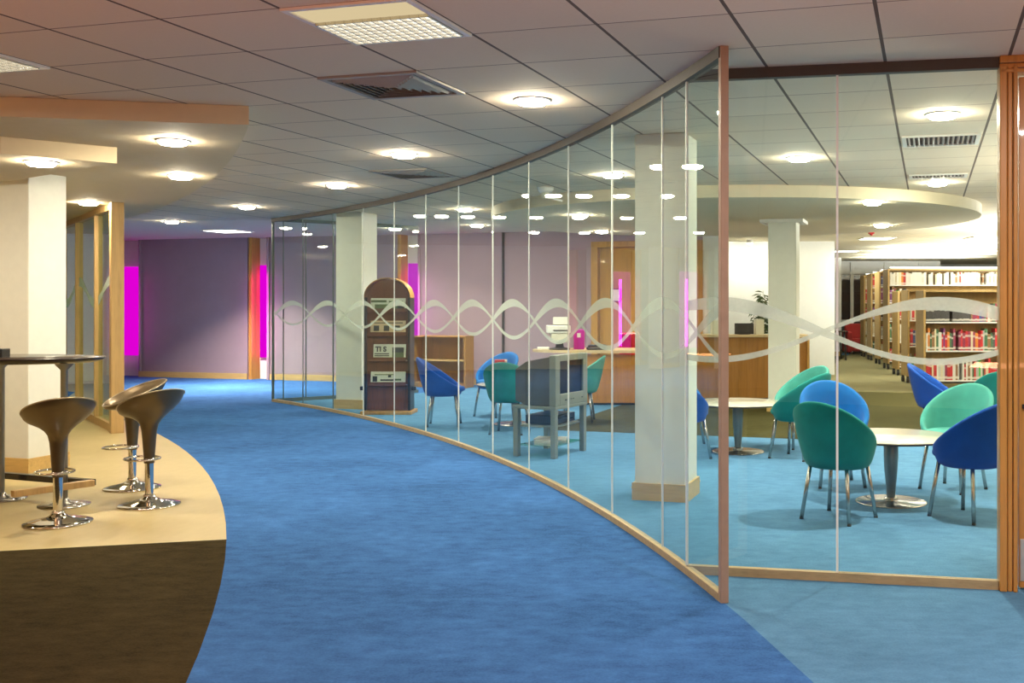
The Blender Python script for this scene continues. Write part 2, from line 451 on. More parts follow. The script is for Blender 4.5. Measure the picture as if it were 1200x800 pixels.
# corner return, dark reveal at the wall joint and wall behind the reception
m = MB(); m.box((0, 0, H_CEIL / 2), (.035, .03, H_CEIL)); o = m.build('trim_reveal', 'slot_dark'); o.location = far(5.11, -.016); o.rotation_euler = (0, 0, -TH); struct(o)
wall_seg('wall_reception', far(8.66), far(9.0), 0, H_CEIL, .25, 'wall_white', 'white wall pier behind the desk')
wall_seg('wall_head', far(6.72), far(8.66), 2.48, H_CEIL, .25, 'wall_paint', 'wall above the oak doors')
wall_seg('wall_white', (1.2, 20.6, 0), (4.0, 20.6, 0), 0, H_CEIL, .2, 'wall_white', 'white wall behind reception')
wall_seg('wall_library', (3.9, 28, 0), (5.62, 28, 0), 0, H_CEIL, .2, 'wall_white', 'white wall at the far end of the library')
m = MB(); m.box((4.76, 27.985, .06), (1.72, .02, .12)); struct(m.build('baseboard_library', 'skirting_oak'))
wall_seg('wall_left', (XL, YB, 0), (XL, YF, 0), 0, H_CEIL, .2, 'wall_cream', 'cream side wall')
wall_seg('wall_right', (XR, YF, 0), (XR, YB, 0), 0, H_CEIL, .2, 'wall_white', 'white side wall')
wall_seg('wall_back', (XR, YB, 0), (XL, YB, 0), 0, H_CEIL, .2, 'wall_cream', 'cream wall behind the viewer')
wall_seg('wall_end', (XL, 33, 0), (XR, 33, 0), 0, H_CEIL, .2, 'wall_white', 'white end wall of the library')

# oak double door behind the reception
d = sempty('door_1', 'oak double door behind the reception desk', 'door', far((6.72 + 8.66) / 2, .1), -TH)
W = 1.94
m = MB()
for s in (-1, 1): m.box((s * (W / 2 - .06), -.02, 1.24), (.12, .2, 2.48), bev=.006)
m.box((0, -.02, 2.43), (W - .24, .2, .1), bev=.006); m.build('door_frame', 'oak', d)
for s in (-1, 1):
    m = MB(); m.box((s * .42, 0, 1.19), (.835, .045, 2.37), bev=.004); lf = m.build('door_leaf', 'oak', d)
    m = MB(); m.box((s * .1 - .02, -.035, 1.08), (.045, .02, .28), bev=.004); m.tube([(s * .1 - .02, -.04, 1.05), (s * .1 - .02, -.09, 1.05), (s * .1 + s * .1, -.09, 1.05)], .01); m.build('door_handle', 'black_plastic', lf)
m = MB(); m.box((0, 0, 0), (.19, .012, .22)); fr_ = m.build('wall_notice', 'black_plastic'); fr_.location = far(7.14, .052) + Vector((0, 0, 1.57)); fr_.rotation_euler = (0, 0, -TH)
m = MB(); m.box((-.008, -.007, 0), (.155, .004, .195)); m.build('notice_sheet', 'paper_white', fr_)
tag(fr_, 'framed white notice on the oak door behind the desk', 'notice')

# ------------------------------------------------------------------ COLUMNS
def column(name, loc, size, label, rot=-TH, top=H_CEIL):
    o = sempty(name, label, 'column', loc, rot)
    m = MB(); m.box((0, 0, top / 2), (size, size, top), bev=.006, seg=1); m.build('column_shaft', 'column_paint', o)
    m = MB(); t = .018; hh = .125
    for s in (-1, 1):
        m.box((0, s * (size / 2 + t / 2), hh / 2), (size + 2 * t, t, hh)); m.box((s * (size / 2 + t / 2), 0, hh / 2), (t, size, hh))
        m.box((0, s * (size / 2 + t / 2 - .002), hh * .72), (size + 2 * t + .01, t + .006, .01)); m.box((s * (size / 2 + t / 2 - .002), 0, hh * .72), (t + .006, size + .01, .01))
    m.build('column_skirting', 'skirting_oak', o)
    return o
def col_from_corner(px, py, size):     # centre from the near right corner
    p = Vector((px, py, 0)); return p - GX * size / 2 + GY * size / 2
column('column', col_from_corner(.368, 7.44, .38), .38, 'square cream column standing just behind the curved glass')
column('column', col_from_corner(-5.115, 8.70, .40), .40, 'square cream column at the bar behind the high table')
column('column', col_from_corner(-3.69, 13.95, .40), .40, 'square cream column beside the newspaper rack')
c4_ = column('column', col_from_corner(2.125, 13.55, .37), .37, 'square cream column in front of the reception counter')
m = MB()
for s in (-1, 1):
    m.box((0, s * .26, H_CAN - .03), (.56, .05, .05)); m.box((s * .26, 0, H_CAN - .03), (.05, .56, .05))
m.build('column_collar', 'trim_white', c4_)

# ------------------------------------------------------------------ CURVED GLASS WALL
gw = sempty('wall_glass', 'curved frameless glass wall along the corridor', 'glass wall')
STEP = 2.4642
joints = [44.26 - STEP * k for k in range(13)]
zb, zt = .045, H_CEIL - .05
def panel(a, b, mat, parent, t=.012, name='glass_panel'):
    a, b = Vector(a), Vector(b); d = b - a; ln = d.length; d.normalize(); n = Vector((-d.y, d.x, 0)) * t / 2
    m = MB(); m.box((0, 0, 0), (ln - .004, t, zt - zb)); o = m.build(name, mat, parent)
    o.location = ((a.x + b.x) / 2, (a.y + b.y) / 2, (zb + zt) / 2); o.rotation_euler = (0, 0, atan2(d.y, d.x))
    return o
for a, b in zip(joints, joints[1:]): panel(arc(a), arc(b), 'glass_clear', gw)
def rail(parent, pts, w, z0, z1, mat, name):
    pts = [Vector(p) for p in pts]; A, B = [], []
    for i, p in enumerate(pts):
        t = (pts[min(i + 1, len(pts) - 1)] - pts[max(i - 1, 0)]).normalized(); n = Vector((-t.y, t.x, 0)) * w / 2
        A.append(p + n + Vector((0, 0, z0))); B.append(p - n + Vector((0, 0, z0)))
    m = MB(); m.strip(A, B, Vector((0, 0, z1 - z0))); return m.build(name, mat, parent)
arcpts = [arc(joints[-1] + (44.26 - joints[-1]) * k / 60) for k in range(61)]
rail(gw, arcpts, .04, 0, .04, 'oak_rail', 'base_rail')
rail(gw, arcpts, .05, H_CEIL - .055, H_CEIL, 'bronze', 'head_rail')
for k, a in enumerate(joints[1:-1]):
    p = arc(a)
    m = MB(); m.box((p.x, p.y, (zb + zt) / 2), (.009, .014, zt - zb), rz(radians(a))); m.build('glass_joint', 'joint_silicone' if k > 1 else 'joint_dark', gw)
p = arc(16.1); m = MB(); m.box((p.x, p.y, (zb + zt) / 2), (.012, .016, zt - zb), rz(radians(16.1))); m.build('glass_joint', 'joint_silicone', gw)
p = arc(joints[-1]); m = MB(); m.box((p.x, p.y, H_CEIL / 2), (.04, .04, H_CEIL), rz(radians(joints[-1])), bev=.003); m.build('end_post', 'post_wood', gw)
p = arc(44.26); m = MB(); m.box((p.x, p.y, H_CEIL / 2), (.03, .03, H_CEIL), rz(radians(44.26))); m.build('end_post', 'joint_dark', gw)
# etched double wave
def wave_pts(s, ph, half, zc=1.287, amp=.152):
    q = s / half * pi + ph
    z = zc + amp * cos(q)
    w = .0125 + .024 * max(0, cos(q - .45)) ** 1.3 + .004 * max(0, -cos(q))
    return z, w
HALF = radians(2.835) * ARC_R
for ph in (0, pi):
    for a, b in zip(joints, joints[1:]):
        A, B = [], []; pa, pb = arc(a), arc(b); n = ((pa + pb) / 2 - ARC_C).normalized()
        for k in range(17):
            aa = a + (b - a) * k / 16; s = radians(aa - 18.55) * ARC_R
            z, w = wave_pts(s, ph + pi / 2, HALF)
            pp = pa + (pb - pa) * k / 16 + n * .0085
            A.append(Vector((pp.x, pp.y, z + w))); B.append(Vector((pp.x, pp.y, z - w)))
        m = MB(); m.strip(A, B, n * -.001); m.build('etched_wave', 'frost_film', gw)
# front straight run to the door, and the short return at the far end
fw = sempty('wall_glass_front', 'straight glass screen beside the oak door', 'glass wall')
J, E = Vector((.279, 5.49, 0)), Vector((1.829, 5.182, 0)); MID = J + (E - J) * .497
panel(J, MID, 'glass_clear', fw); panel(MID, E, 'glass_clear', fw)
rail(fw, [J, E], .04, 0, .045, 'oak_rail', 'base_rail'); rail(fw, [J, E], .05, H_CEIL - .055, H_CEIL, 'bronze', 'head_rail')
dd = (E - J).normalized(); fn = Vector((dd.y, -dd.x, 0))
m = MB(); m.box((MID.x, MID.y, (zb + zt) / 2), (.012, .014, zt - zb), zrot_from(dd)); m.build('glass_joint', 'joint_silicone', fw)
LW = (E - J).length
for ph in (0, pi):
    A, B = [], []
    for k in range(49):
        s = LW * k / 48; z, w = wave_pts(s - .71, ph + pi / 2, HALF, 1.287, .148)
        pp = J + dd * s - fn * -.0085
        A.append(Vector((pp.x, pp.y, z + w))); B.append(Vector((pp.x, pp.y, z - w)))
    m = MB(); m.strip(A, B, fn * -.001); m.build('etched_wave', 'frost_film', fw)
rw = sempty('wall_glass_return', 'glass return at the far end of the curved wall', 'glass wall')
R0, R1, R2 = arc(44.0), Vector((-4.511, 15.50, 0)), Vector((-3.47, 16.53, 0))
panel(R0, R1, 'glass_clear', rw); panel(R1, R2, 'glass_clear', rw)
rail(rw, [R0, R1, R2], .02, 0, .05, 'joint_dark', 'base_rail'); rail(rw, [R0, R1, R2], .03, H_CEIL - .05, H_CEIL, 'joint_dark', 'head_rail')
for t in (.12, .5, .98):
    p = R0 + (R1 - R0) * t; m = MB(); m.box((p.x, p.y, (zb + zt) / 2), (.014, .014, zt - zb)); m.build('glass_joint', 'joint_dark', rw)

# ------------------------------------------------------------------ OAK DOOR ON THE RIGHT
ang = atan2(dd.y, dd.x)
d = sempty('door_2', 'oak door and moulded oak frame at the right edge', 'door', E, ang)
def moulded(m, x0, vertical=True):
    for x, w, t in ((.018, .036, .10), (.05, .022, .085), (.075, .02, .10)):
        m.box((x0 + x, 0, 1.31), (w, t, 2.62), bev=.005)
m = MB(); moulded(m, 0)
for z, w, t in ((2.652, .036, .10), (2.62, .022, .085), (2.594, .02, .10)): m.box((.55, 0, z), (1.10, t, w), bev=.005)
m.build('door_frame', 'oak_door', d)
m = MB(); m.box((.59, .03, 1.29), (.98, .045, 2.56), bev=.003); lf = m.build('door_leaf', 'oak_door', d)
m = MB(); m.box((.555, .0055, .15), (.90, .004, .21), bev=.0015)
for z in (.06, .24): m.lathe([(0, .001), (.006, .001), (.006, 0)], 10, (.125, .003, z), False)
m.build('kick_plate', 'brass_plate', lf)
m = MB(); m.lathe([(0, .02), (.012, .02), (.012, 0)], 12, (.125, .0, .91), True); m.build('door_bolt', 'slot_dark', lf)
wa = E + dd * 1.1
wall_seg('wall_front', wa, wa + dd * 9, 0, H_CEIL, .15, 'wall_cream', 'wall beyond the oak door')

# ------------------------------------------------------------------ GLAZED OAK PARTITION ON THE LEFT
gp = sempty('wall_partition', 'oak framed glazed partition behind the bar', 'partition')
P0 = Vector((-5.70, 11.37, 0)); pd = Vector((-1.34, 1.80, 0)).normalized(); pr = zrot_from(pd)
def pbox(s0, s1, z0, z1, t, name, mat, bev=.004):
    m = MB(); c = P0 + pd * (s0 + s1) / 2; m.box((c.x, c.y, (z0 + z1) / 2), (abs(s1 - s0), t, z1 - z0), pr, bev=bev); return m.build(name, mat, gp)
pbox(0, .12, 0, H_CAN, .13, 'frame_post', 'oak_light')
for s in (1.17, 2.56, 3.92): pbox(s - .02, s + .02, .09, H_CAN - .07, .10, 'frame_mullion', 'oak_light')
pbox(.12, 3.92, H_CAN - .07, H_CAN, .09, 'frame_head', 'oak_light'); pbox(.12, 3.92, 0, .09, .09, 'frame_sill', 'oak_light')
ss = [.12, 1.15, 1.19, 2.54, 2.58, 3.90]
for a, b in zip(ss[::2], ss[1::2]): pbox(a, b, .09, H_CAN - .07, .01, 'glass_panel', 'glass_green', 0)
pn = Vector((-pd.y, pd.x, 0))
for ph in (0,):
    for a, b in zip(ss[::2], ss[1::2]):
        A, B = [], []
        for k in range(13):
            s = a + (b - a) * k / 12; q = (s - .30) / 1.1 * pi + ph; z = 1.57 + .14 * cos(q); w = .03 + .03 * abs(cos(q))
            pp = P0 + pd * s + pn * .007; A.append(Vector((pp.x, pp.y, z + w))); B.append(Vector((pp.x, pp.y, z - w)))
        m = MB(); m.strip(A, B, pn * .001); m.build('etched_wave', 'frost_film', gp)
wall_seg('wall_store', (-12.6, 15.2, 0), (-9.98, 19.2, 0), 0, H_CEIL, .15, 'wall_white', 'pale wall behind the partition')

# ------------------------------------------------------------------ DOWNLIGHTS
E_CORR, E_ROOM, E_BAR = 5, 30, 1.5
first = None
def downlight(x, y, z, energy, label, group, color=(1, .84, .60)):
    global first
    if first is None:
        t = thing('downlight', label, 'ceiling light', (x, y, z), 0, group)
        m = MB(); m.lathe([(.085, 0), (.115, 0), (.115, -.004), (.108, -.009), (.09, -.009), (.085, 0)], 32); m.build('trim_ring', 'trim_white', t)
        m = MB(); m.lathe([(.092, -.004), (.091, -.018), (.077, -.030), (.04, -.035), (0, -.036)], 28); m.build('lamp_lens', 'lamp_lens', t)
        first = t
    else:
        t = copy_tree(first); t.location = (x, y, z); tag(t, label, 'ceiling light', group)
    lamp('AREA', (x, y, z - .038), energy, color, .15, shape='DISK', spread=radians(128))
    return t
def G(i, j): p = grid(i, j); return p.x, p.y
ordn = ['nearest', 'second', 'third', 'fourth', 'fifth', 'sixth', 'seventh']
for k, (i, j) in enumerate([(-1.5, 3.5), (-4.6, 6.55), (-7.55, 9.6), (-11.6, 12.6)]):
    x, y = G(i, j); downlight(x, y, H_CEIL, E_CORR, f'{ordn[k]} round downlight in the row over the blue corridor', 'corridor downlights')
downlight(-6.98, 15.55, H_CEIL, E_CORR, 'farthest round downlight over the blue corridor by the far wall', 'corridor downlights')
for k, (x, y) in enumerate([(-3.16, 7.06), (-3.96, 9.0), (-6.04, 11.4)]):
    downlight(x, y, H_CAN, E_BAR, ['round downlight near the tip of the bar canopy', 'round downlight in the middle of the canopy edge', 'round downlight in the canopy above the oak partition'][k], 'bar canopy downlights')
downlight(-4.19, 7.28, 2.435, E_BAR * .8, 'round downlight in the lower slab above the high table', 'bar canopy downlights')
downlight(-6.0, 7.4, 2.435, E_BAR, 'round downlight in the lower slab at the left', 'bar canopy downlights')
downlight(-5.9, 9.6, H_CAN, E_BAR, 'round downlight in the canopy behind the bar column', 'bar canopy downlights')
rl = [(G(2.5, 5.45), 'round downlight over the front cafe table by the oak door'), (G(.6, 8.4), 'round downlight between the two cafe tables'), (G(2.5, 12.1), 'round downlight beyond the far air grille'),
      (G(-2.5, 9.5), 'round downlight left of the cream column behind glass'), (G(-4.45, 12.3), 'round downlight above the dome camera'), ((-2.23, 13.54), 'round downlight above the blue chairs at the left'),
      ((-2.49, 16.3), 'round downlight in front of the low bookcase'), ((-3.95, 17.0), 'round downlight by the middle magenta niche'), (G(-.5, 5.4), 'round downlight over the glass fin')]
for (x, y), lb in rl[:8]: downlight(x, y, H_CEIL, E_ROOM * (1.2 if y > 16 else 1), lb, 'reading room downlights', (1, .92, .78))
for (x, y), lb in [((2.6, 11.26), 'nearest round downlight on the round raft'), ((3.5, 14.6), 'round downlight on the right rim of the round raft'), ((-.68, 12.9), 'round downlight on the left rim of the round raft'), ((-.5, 15.8), 'round downlight on the rear left of the round raft')]:
    downlight(x, y, H_CAN - .01, E_ROOM * .8, lb, 'raft downlights', (1, .88, .68))

# modular louvre fittings
def louvre(i, j, label):
    p = grid(i + .5, j + .5, H_CEIL); t = thing('louvre_light', label, 'ceiling light', p, -TH, 'modular louvre lights')
    m = MB()
    for s in (-1, 1): m.box((s * .287, 0, -.006), (.026, .6, .012)); m.box((0, s * .287, -.006), (.548, .026, .012))
    m.build('fitting_frame', 'trim_white', t)
    m = MB(); m.box((0, -.18, -.004), (.54, .19, .006)); m.build('reflector_panel', 'reflector_glow', t)  # lamp light on the reflector is given as a weak glow
    m = MB()
    for k in range(13): m.box((-.27 + .045 * k, .09, -.010), (.006, .34, .018))
    for k in range(8): m.box((0, -.075 + .048 * k, -.010), (.54, .006, .018))
    m.build('louvre_grid', 'louvre_metal', t)
    m = MB(); m.box((0, .09, -.002), (.54, .34, .002)); m.build('lamp_tray', 'tray_light', t)
    l = lamp('AREA', (0, -.05, -.05), 9, (1, .93, .8), .4, (0, 0, 0)); l.parent = t
    return t
louvre(-2, 0, 'square louvred light panel in the ceiling at the top')
louvre(-6, 0, 'square louvred light panel at the left edge of ceiling')
t = thing('panel_light', 'slim light panel in the ceiling before the far wall', 'ceiling light', (-6.95, 17.6, H_CEIL), -TH)
m = MB(); m.box((0, 0, -.006), (.62, .62, .012)); m.build('fitting_frame', 'trim_white', t)
m = MB(); m.box((0, 0, -.013), (.54, .54, .003)); m.build('lamp_tray', 'tube_light', t)
l = lamp('AREA', (0, 0, -.05), 200, (1, .86, .72), .4, spread=radians(112)); l.parent = t

# four way air diffusers
def diffuser(i, j, label):
    p = grid(i + .5, j + .5, H_CEIL); t = thing('air_diffuser', label, 'air vent', p, -TH, 'four way ceiling diffusers')
    m = MB()
    for s in (-1, 1): m.box((s * .283, 0, -.006), (.034, .6, .012)); m.box((0, s * .283, -.006), (.532, .034, .012))
    m.build('vent_frame', 'vent_metal', t)
    m = MB(); m.box((0, 0, -.001), (.54, .54, .002)); m.build('vent_void', 'slot_dark', t)
    m = MB()
    for k in range(6):
        r = .235 - .04 * k
        for q in range(4):
            R = rz(q * pi / 2)
            m.box(R @ Vector((0, r, -.012)), (2 * r + .02, .024, .002), R @ Matrix.Rotation(radians(38), 3, 'X'))
    m.build('vent_blades', 'vent_metal', t)
diffuser(-3, 2, 'square four way air diffuser in the ceiling beside the light panel')
diffuser(-6, 8, 'square four way air diffuser further along the corridor ceiling')
def grille(i, j, w, dpt, label):
    p = grid(i + .5, j + .5, H_CEIL); t = thing('air_grille', label, 'air vent', p, -TH, 'slatted grilles over the cafe tables')
    m = MB()
    for s in (-1, 1): m.box((s * (w / 2 - .015), 0, -.006), (.03, dpt, .012)); m.box((0, s * (dpt / 2 - .015), -.006), (w - .06, .03, .012))
    m.build('vent_frame', 'trim_white', t)
    m = MB(); m.box((0, 0, -.001), (w - .06, dpt - .06, .002)); m.build('vent_void', 'slot_dark', t)
    m = MB()
    for k in range(14): m.box((-w / 2 + .05 + k * (w - .1) / 13, 0, -.009), (.016, dpt - .06, .002), Matrix.Rotation(radians(35), 3, 'Y'))
    m.build('vent_blades', 'vent_metal', t)
grille(2, 6.8, .56, .5, 'slatted air grille nearer to the front cafe table')
grille(2, 10.6, .54, .3, 'slatted air grille further back near the round raft')
# dome camera
t = thing('dome_camera', 'cream dome camera on the ceiling behind the glass', 'camera', (-.95, 11.0, H_CEIL))
m = MB(); m.lathe([(0, 0), (.09, 0), (.085, -.03), (.06, -.055), (0, -.055)], 24); m.build('camera_base', 'trim_white', t)
m = MB(); m.lathe([(.04, -.05), (.05, -.08), (.04, -.11), (0, -.125)], 20); m.build('camera_dome', 'cream_plastic', t)
m = MB(); m.box((.09, -.1, -.13), (.2, .012, .02), Matrix.Rotation(.25, 3, 'Y')); m.build('camera_arm', 'trim_white', t)

# ------------------------------------------------------------------ BAR STOOLS
def make_stool(label, loc, rot):
    t = thing('bar_stool', label, 'bar stool', loc, rot, 'bronze bar stools')
    m = MB(); m.lathe([(0, 0), (.205, 0), (.208, .006), (.203, .012), (.16, .022), (.11, .032), (.07, .043), (.045, .056), (.04, .066), (0, .066)], 48); m.build('stool_base', 'chrome', t)
    m = MB(); m.lathe([(.029, .06), (.029, .33)], 20); m.lathe([(.038, .062), (.04, .075), (.03, .082)], 20); m.build('gas_column', 'chrome', t)
    m = MB(); m.tube([(.115 * cos(2 * pi * k / 28), .085 + .125 * sin(2 * pi * k / 28), .325) for k in range(28)], .0075, 8, True)
    m.lathe([(.031, .315), (.04, .315), (.04, .335), (.031, .335)], 18); m.build('foot_ring', 'chrome', t)
    prof = [(.036, .30), (.038, .34), (.042, .40), (.047, .47), (.053, .53), (.063, .575), (.083, .607), (.115, .638), (.155, .668), (.19, .698), (.213, .726), (.223, .752)]
    inner = [(.225, .757), (.221, .758), (.212, .75), (.195, .728), (.165, .706), (.12, .69), (.06, .682), (.001, .68)]
    rows = []
    for r, z in prof + inner:
        row = []
        for k in range(40):
            a = 2 * pi * k / 40; x, y = r * cos(a), r * sin(a)
            w = max(0, min(1, (z - .55) / .2)); w = w * w * (3 - 2 * w)
            x *= .96; row.append((x, y - .02 * w, z - .018 * w + w * (-.42 * y) + .008 * w * (x / .22) ** 2))
        rows.append(row)
    m = MB(); m.gridsurf(rows); m.build('stool_seat', 'stool_bronze', t)
    m = MB(); m.tube(rows[len(prof)], .005, 8, True); m.build('rim_highlight', 'lip_highlight', t)  # paler tube paints a highlight along the seat lip
    return t
s1 = make_stool('bronze bar stool nearest the viewer, beside the high table', (-3.763, 6.728, .002), radians(42))
s2 = copy_tree(s1); s2.location = (-3.448, 7.324, .002); s2.rotation_euler = (0, 0, radians(58)); tag(s2, 'bronze bar stool nearest the blue carpet, right of the pair', 'bar stool', 'bronze bar stools')
s3 = copy_tree(s1); s3.location = (-3.898, 8.0, .002); s3.rotation_euler = (0, 0, radians(132)); tag(s3, 'bronze bar stool showing its pale hollow seat, behind the other two', 'bar stool', 'bronze bar stools')

# ------------------------------------------------------------------ HIGH BAR TABLE
t = thing('bar_table', 'high black bar table with a steel pedestal at the left edge', 'table', (-4.62, 7.36, .002), 0)
m = MB(); prof = [(0, 1.012), (.86, 1.012), (.93, 1.028), (.96, 1.046), (.955, 1.052), (0, 1.052)]
m.lathe(prof, 64, sx=.86, sy=.42); m.build('table_top', 'black_laminate', t)
for x, y, r in ((.57, -.04, .17), (-.02, .19, .17)):
    m = MB(); m.lathe([(.024, .02), (.024, .96), (.06, 1.0), (.06, 1.012)], 20, (x, y, 0)); m.build('table_post', 'steel_dark', t)
    m = MB(); m.lathe([(0, 0), (r, 0), (r, .008), (r * .6, .016), (.04, .03), (.03, .05), (0, .05)], 36, (x, y, 0)); m.build('post_base', 'steel', t)
tip = Vector((.745, .02, .15))
for e in (Vector((-.15, .36, .15)), Vector((.43, -.42, .15))):
    dv = e - tip; m = MB(); m.box((tip + e) / 2, (dv.length, .05, .045), zrot_from(dv), bev=.004); m.build('foot_bar', 'oak_light' if e.y < 0 else 'black_laminate', t)
m = MB(); m.box((0, 0, .03), (.10, .10, .06), bev=.005); o = m.build('menu_holder', 'black_plastic'); o.location = (-4.50, 7.30, 1.0545); tag(o, 'small black holder standing on the high bar table', 'holder')

# ------------------------------------------------------------------ TUB CHAIRS
def R_out(z, top): return .205 + .105 * max(0, min(1.1, (z - .36) / (.44))) ** .62
def make_chair(fab, label, loc, rot, group):
    t = thing('tub_chair', label, 'chair', loc, rot, group)
    NP = 44
    rows = []
    def rim(a):    # plane cut: high at the back (-y)
        return .60 - .18 * sin(a) - .012 * cos(2 * a)
    def pt(a, r, z): return (r * 1.0 * cos(a), r * .97 * sin(a) - .015 - .05 * max(0, (z - .45)) , z)
    aa = [2 * pi * k / NP for k in range(NP)]
    rows.append([pt(a, .001, .345) for a in aa]); rows.append([pt(a, .13, .345) for a in aa]); rows.append([pt(a, .185, .350) for a in aa])
    for q in (.0, .12, .26, .42, .58, .74, .88, 1.0):
        rows.append([pt(a, R_out(.362 + (rim(a) - .372) * q, 0), .362 + (rim(a) - .372) * q) for a in aa])
    rows.append([pt(a, R_out(rim(a), 0) - .004, rim(a) + .004) for a in aa])
    rows.append([pt(a, R_out(rim(a), 0) - .016, rim(a) + .011) for a in aa])
    rows.append([pt(a, R_out(rim(a), 0) - .03, rim(a) + .006) for a in aa])
    for q in (1.0, .8, .55, .3, .08):
        rows.append([pt(a, R_out(.40 + (rim(a) - .40) * q, 0) - .042, .40 + (rim(a) - .405) * q) for a in aa])
    rows.append([pt(a, .12, .40) for a in aa]); rows.append([pt(a, .001, .40) for a in aa])
    m = MB(); m.gridsurf(rows); m.build('chair_shell', fab, t)
    m = MB(); m.lathe([(0, .402), (.19, .402), (.205, .415), (.207, .435), (.195, .452), (.15, .462), (0, .466)], 36, (0, .035, 0), True, 1.0, 1.0); m.build('seat_cushion', fab, t)
    for k in range(4):
        a = radians(45 + 90 * k)
        m = MB(); m.tube([(.188 * cos(a), .188 * sin(a), .385), (.222 * cos(a), .222 * sin(a), .19), (.252 * cos(a), .252 * sin(a), .008)], .0135, 12)
        lg = m.build('chair_leg', 'steel', t)
        m = MB(); m.lathe([(0, 0), (.014, 0), (.014, .012), (0, .012)], 10, (.2525 * cos(a), .2525 * sin(a), 0)); m.build('leg_foot', 'rubber', lg)
    return t
PROTO = {}
def chair(fab, x, y, facing, label, z=0.0):
    rot = radians(facing - 90)
    if fab not in PROTO:
        PROTO[fab] = make_chair(fab, label, (x, y, z), rot, 'upholstered tub chairs')
        return PROTO[fab]
    c = copy_tree(PROTO[fab]); c.location = (x, y, z); c.rotation_euler = (0, 0, rot)
    return tag(c, label, 'chair', 'upholstered tub chairs')
chair('fabric_teal', 1.365, 6.89, 49, 'teal tub chair in front of the near cafe table, seen from behind')
chair('fabric_royal', 2.24, 6.92, 125, 'deep blue tub chair next to the oak door frame, seen from behind')
chair('fabric_blue', 1.60, 8.18, -85, 'bright blue tub chair behind the near teal chair, facing the viewer')
chair('fabric_mint', 2.46, 7.97, 222, 'pale mint tub chair facing the viewer across the near cafe table')
chair('fabric_royal', 3.18, 10.75, -22, 'blue tub chair seen sideways in front of the bookcases', )
chair('fabric_teal', 3.52, 9.95, 80, 'teal tub chair cut by the oak door frame, in front of the bookcases')
chair('fabric_teal', 1.50, 9.58, 142, 'dark teal tub chair right of the far cafe table, seen from behind')
chair('fabric_mint', 1.63, 10.33, 207, 'green tub chair just behind the dark teal one at the far cafe table')
chair('fabric_blue', .46, 10.50, -38, 'blue tub chair behind the cream column, farther of the two there', .0)
chair('fabric_royal', .45, 9.52, 42, 'dark blue tub chair behind the cream column, nearer of the two there')
chair('fabric_royal', -2.24, 12.14, 5, 'blue tub chair in side view in front of the low bookcase')
chair('fabric_blue', -1.79, 13.15, 238, 'bright blue tub chair facing the viewer behind the television')
chair('fabric_teal', -1.38, 11.4, 82, 'dark green tub chair partly behind the television, seen from behind')
chair('fabric_mint', -.68, 12.55, 178, 'green tub chair in side view right of the television')

# ------------------------------------------------------------------ CAFE TABLES
def make_table(label, loc):
    t = thing('cafe_table', label, 'table', loc, 0, 'round cafe tables')
    m = MB(); m.lathe([(0, .462), (.43, .462), (.45, .468), (.452, .478), (.446, .482), (0, .482)], 56); m.build('table_top', 'table_top', t)
    m = MB(); m.lathe([(.452, .466), (.4535, .466), (.4535, .477), (.452, .477)], 56); m.lathe([(.1, .45), (.44, .461), (.44, .462)], 56); m.build('table_edge', 'table_edge', t)
    m = MB(); m.lathe([(.03, .02), (.031, .06), (.038, .14), (.047, .24), (.052, .34), (.05, .41), (.043, .455), (.06, .462)], 28); m.build('table_pedestal', 'steel_dark', t)
    m = MB(); m.lathe([(0, 0), (.253, 0), (.253, .006), (.246, .01), (.05, .013), (.045, .02), (.05, .03), (.043, .04), (.03, .045), (0, .045)], 48); m.build('table_base', 'steel', t)
    return t
t1 = make_table('white round cafe table nearest the oak door, between four chairs', (1.853, 7.45, 0))
t2 = copy_tree(t1); t2.location = (1.0, 9.976, 0); tag(t2, 'white round cafe table right of the cream column, before the counter', 'table', 'round cafe tables')
t3 = copy_tree(t1); t3.location = (-1.42, 12.25, 0); tag(t3, 'round cafe table hidden behind the television and green chair', 'table', 'round cafe tables')
t = thing('leaflet_holder', 'white leaflet holder with red leaflets on the table behind the television', 'holder', (-1.6, 12.3, .483))
m = MB(); m.box((0, 0, .01), (.16, .12, .02), bev=.003); m.box((0, .04, .145), (.15, .012, .27), bev=.003); m.build('holder_body', 'paper_white', t)
m = MB(); m.box((-.01, .02, .18), (.12, .016, .2), Matrix.Rotation(.12, 3, 'X')); m.build('red_leaflet', 'red_leather', t)

# ------------------------------------------------------------------ TELEVISION ON ITS STAND
u = Vector((.42, .907, 0)); rot = atan2(u.y, u.x)      # local x runs along the front, local -y faces out
c0 = Vector((-.735, 9.49, 0)); ctr = c0 + u * .31 + Vector((-.907, .42, 0)) * .22
t = thing('television_stand', 'grey television stand with a glass shelf', 'stand', ctr, rot)
for sx in (-1, 1):
    for sy in (-1, 1):
        m = MB(); m.box((sx * .285, sy * .2, .225), (.055, .05, .45), bev=.004); m.build('stand_leg', 'tv_grey', t)
m = MB(); m.box((0, 0, .465), (.64, .47, .03), bev=.005); m.build('stand_top', 'tv_grey', t)
m = MB(); m.box((0, 0, .285), (.52, .36, .016)); m.build('stand_shelf', 'tv_grey', t)
m = MB(); m.box((0, 0, .105), (.53, .38, .012)); m.build('stand_shelf', 'glass_green', t)
o = thing('video_recorder', 'black video recorder on the stand under the television', 'video recorder', ctr + Vector((0, 0, .294)), rot)
m = MB(); m.box((0, .0, .05), (.43, .30, .085), bev=.005); m.build('recorder_case', 'black_plastic', o)
m = MB(); m.box((-.05, -.152, .065), (.2, .006, .025)); m.box((.14, -.152, .04), (.06, .006, .012)); m.build('recorder_panel', 'tv_screen', o)
o = thing('paper_stack', 'small stack of papers on the lowest shelf of the television stand', 'papers', ctr + Vector((0, 0, .112)), rot + .1)
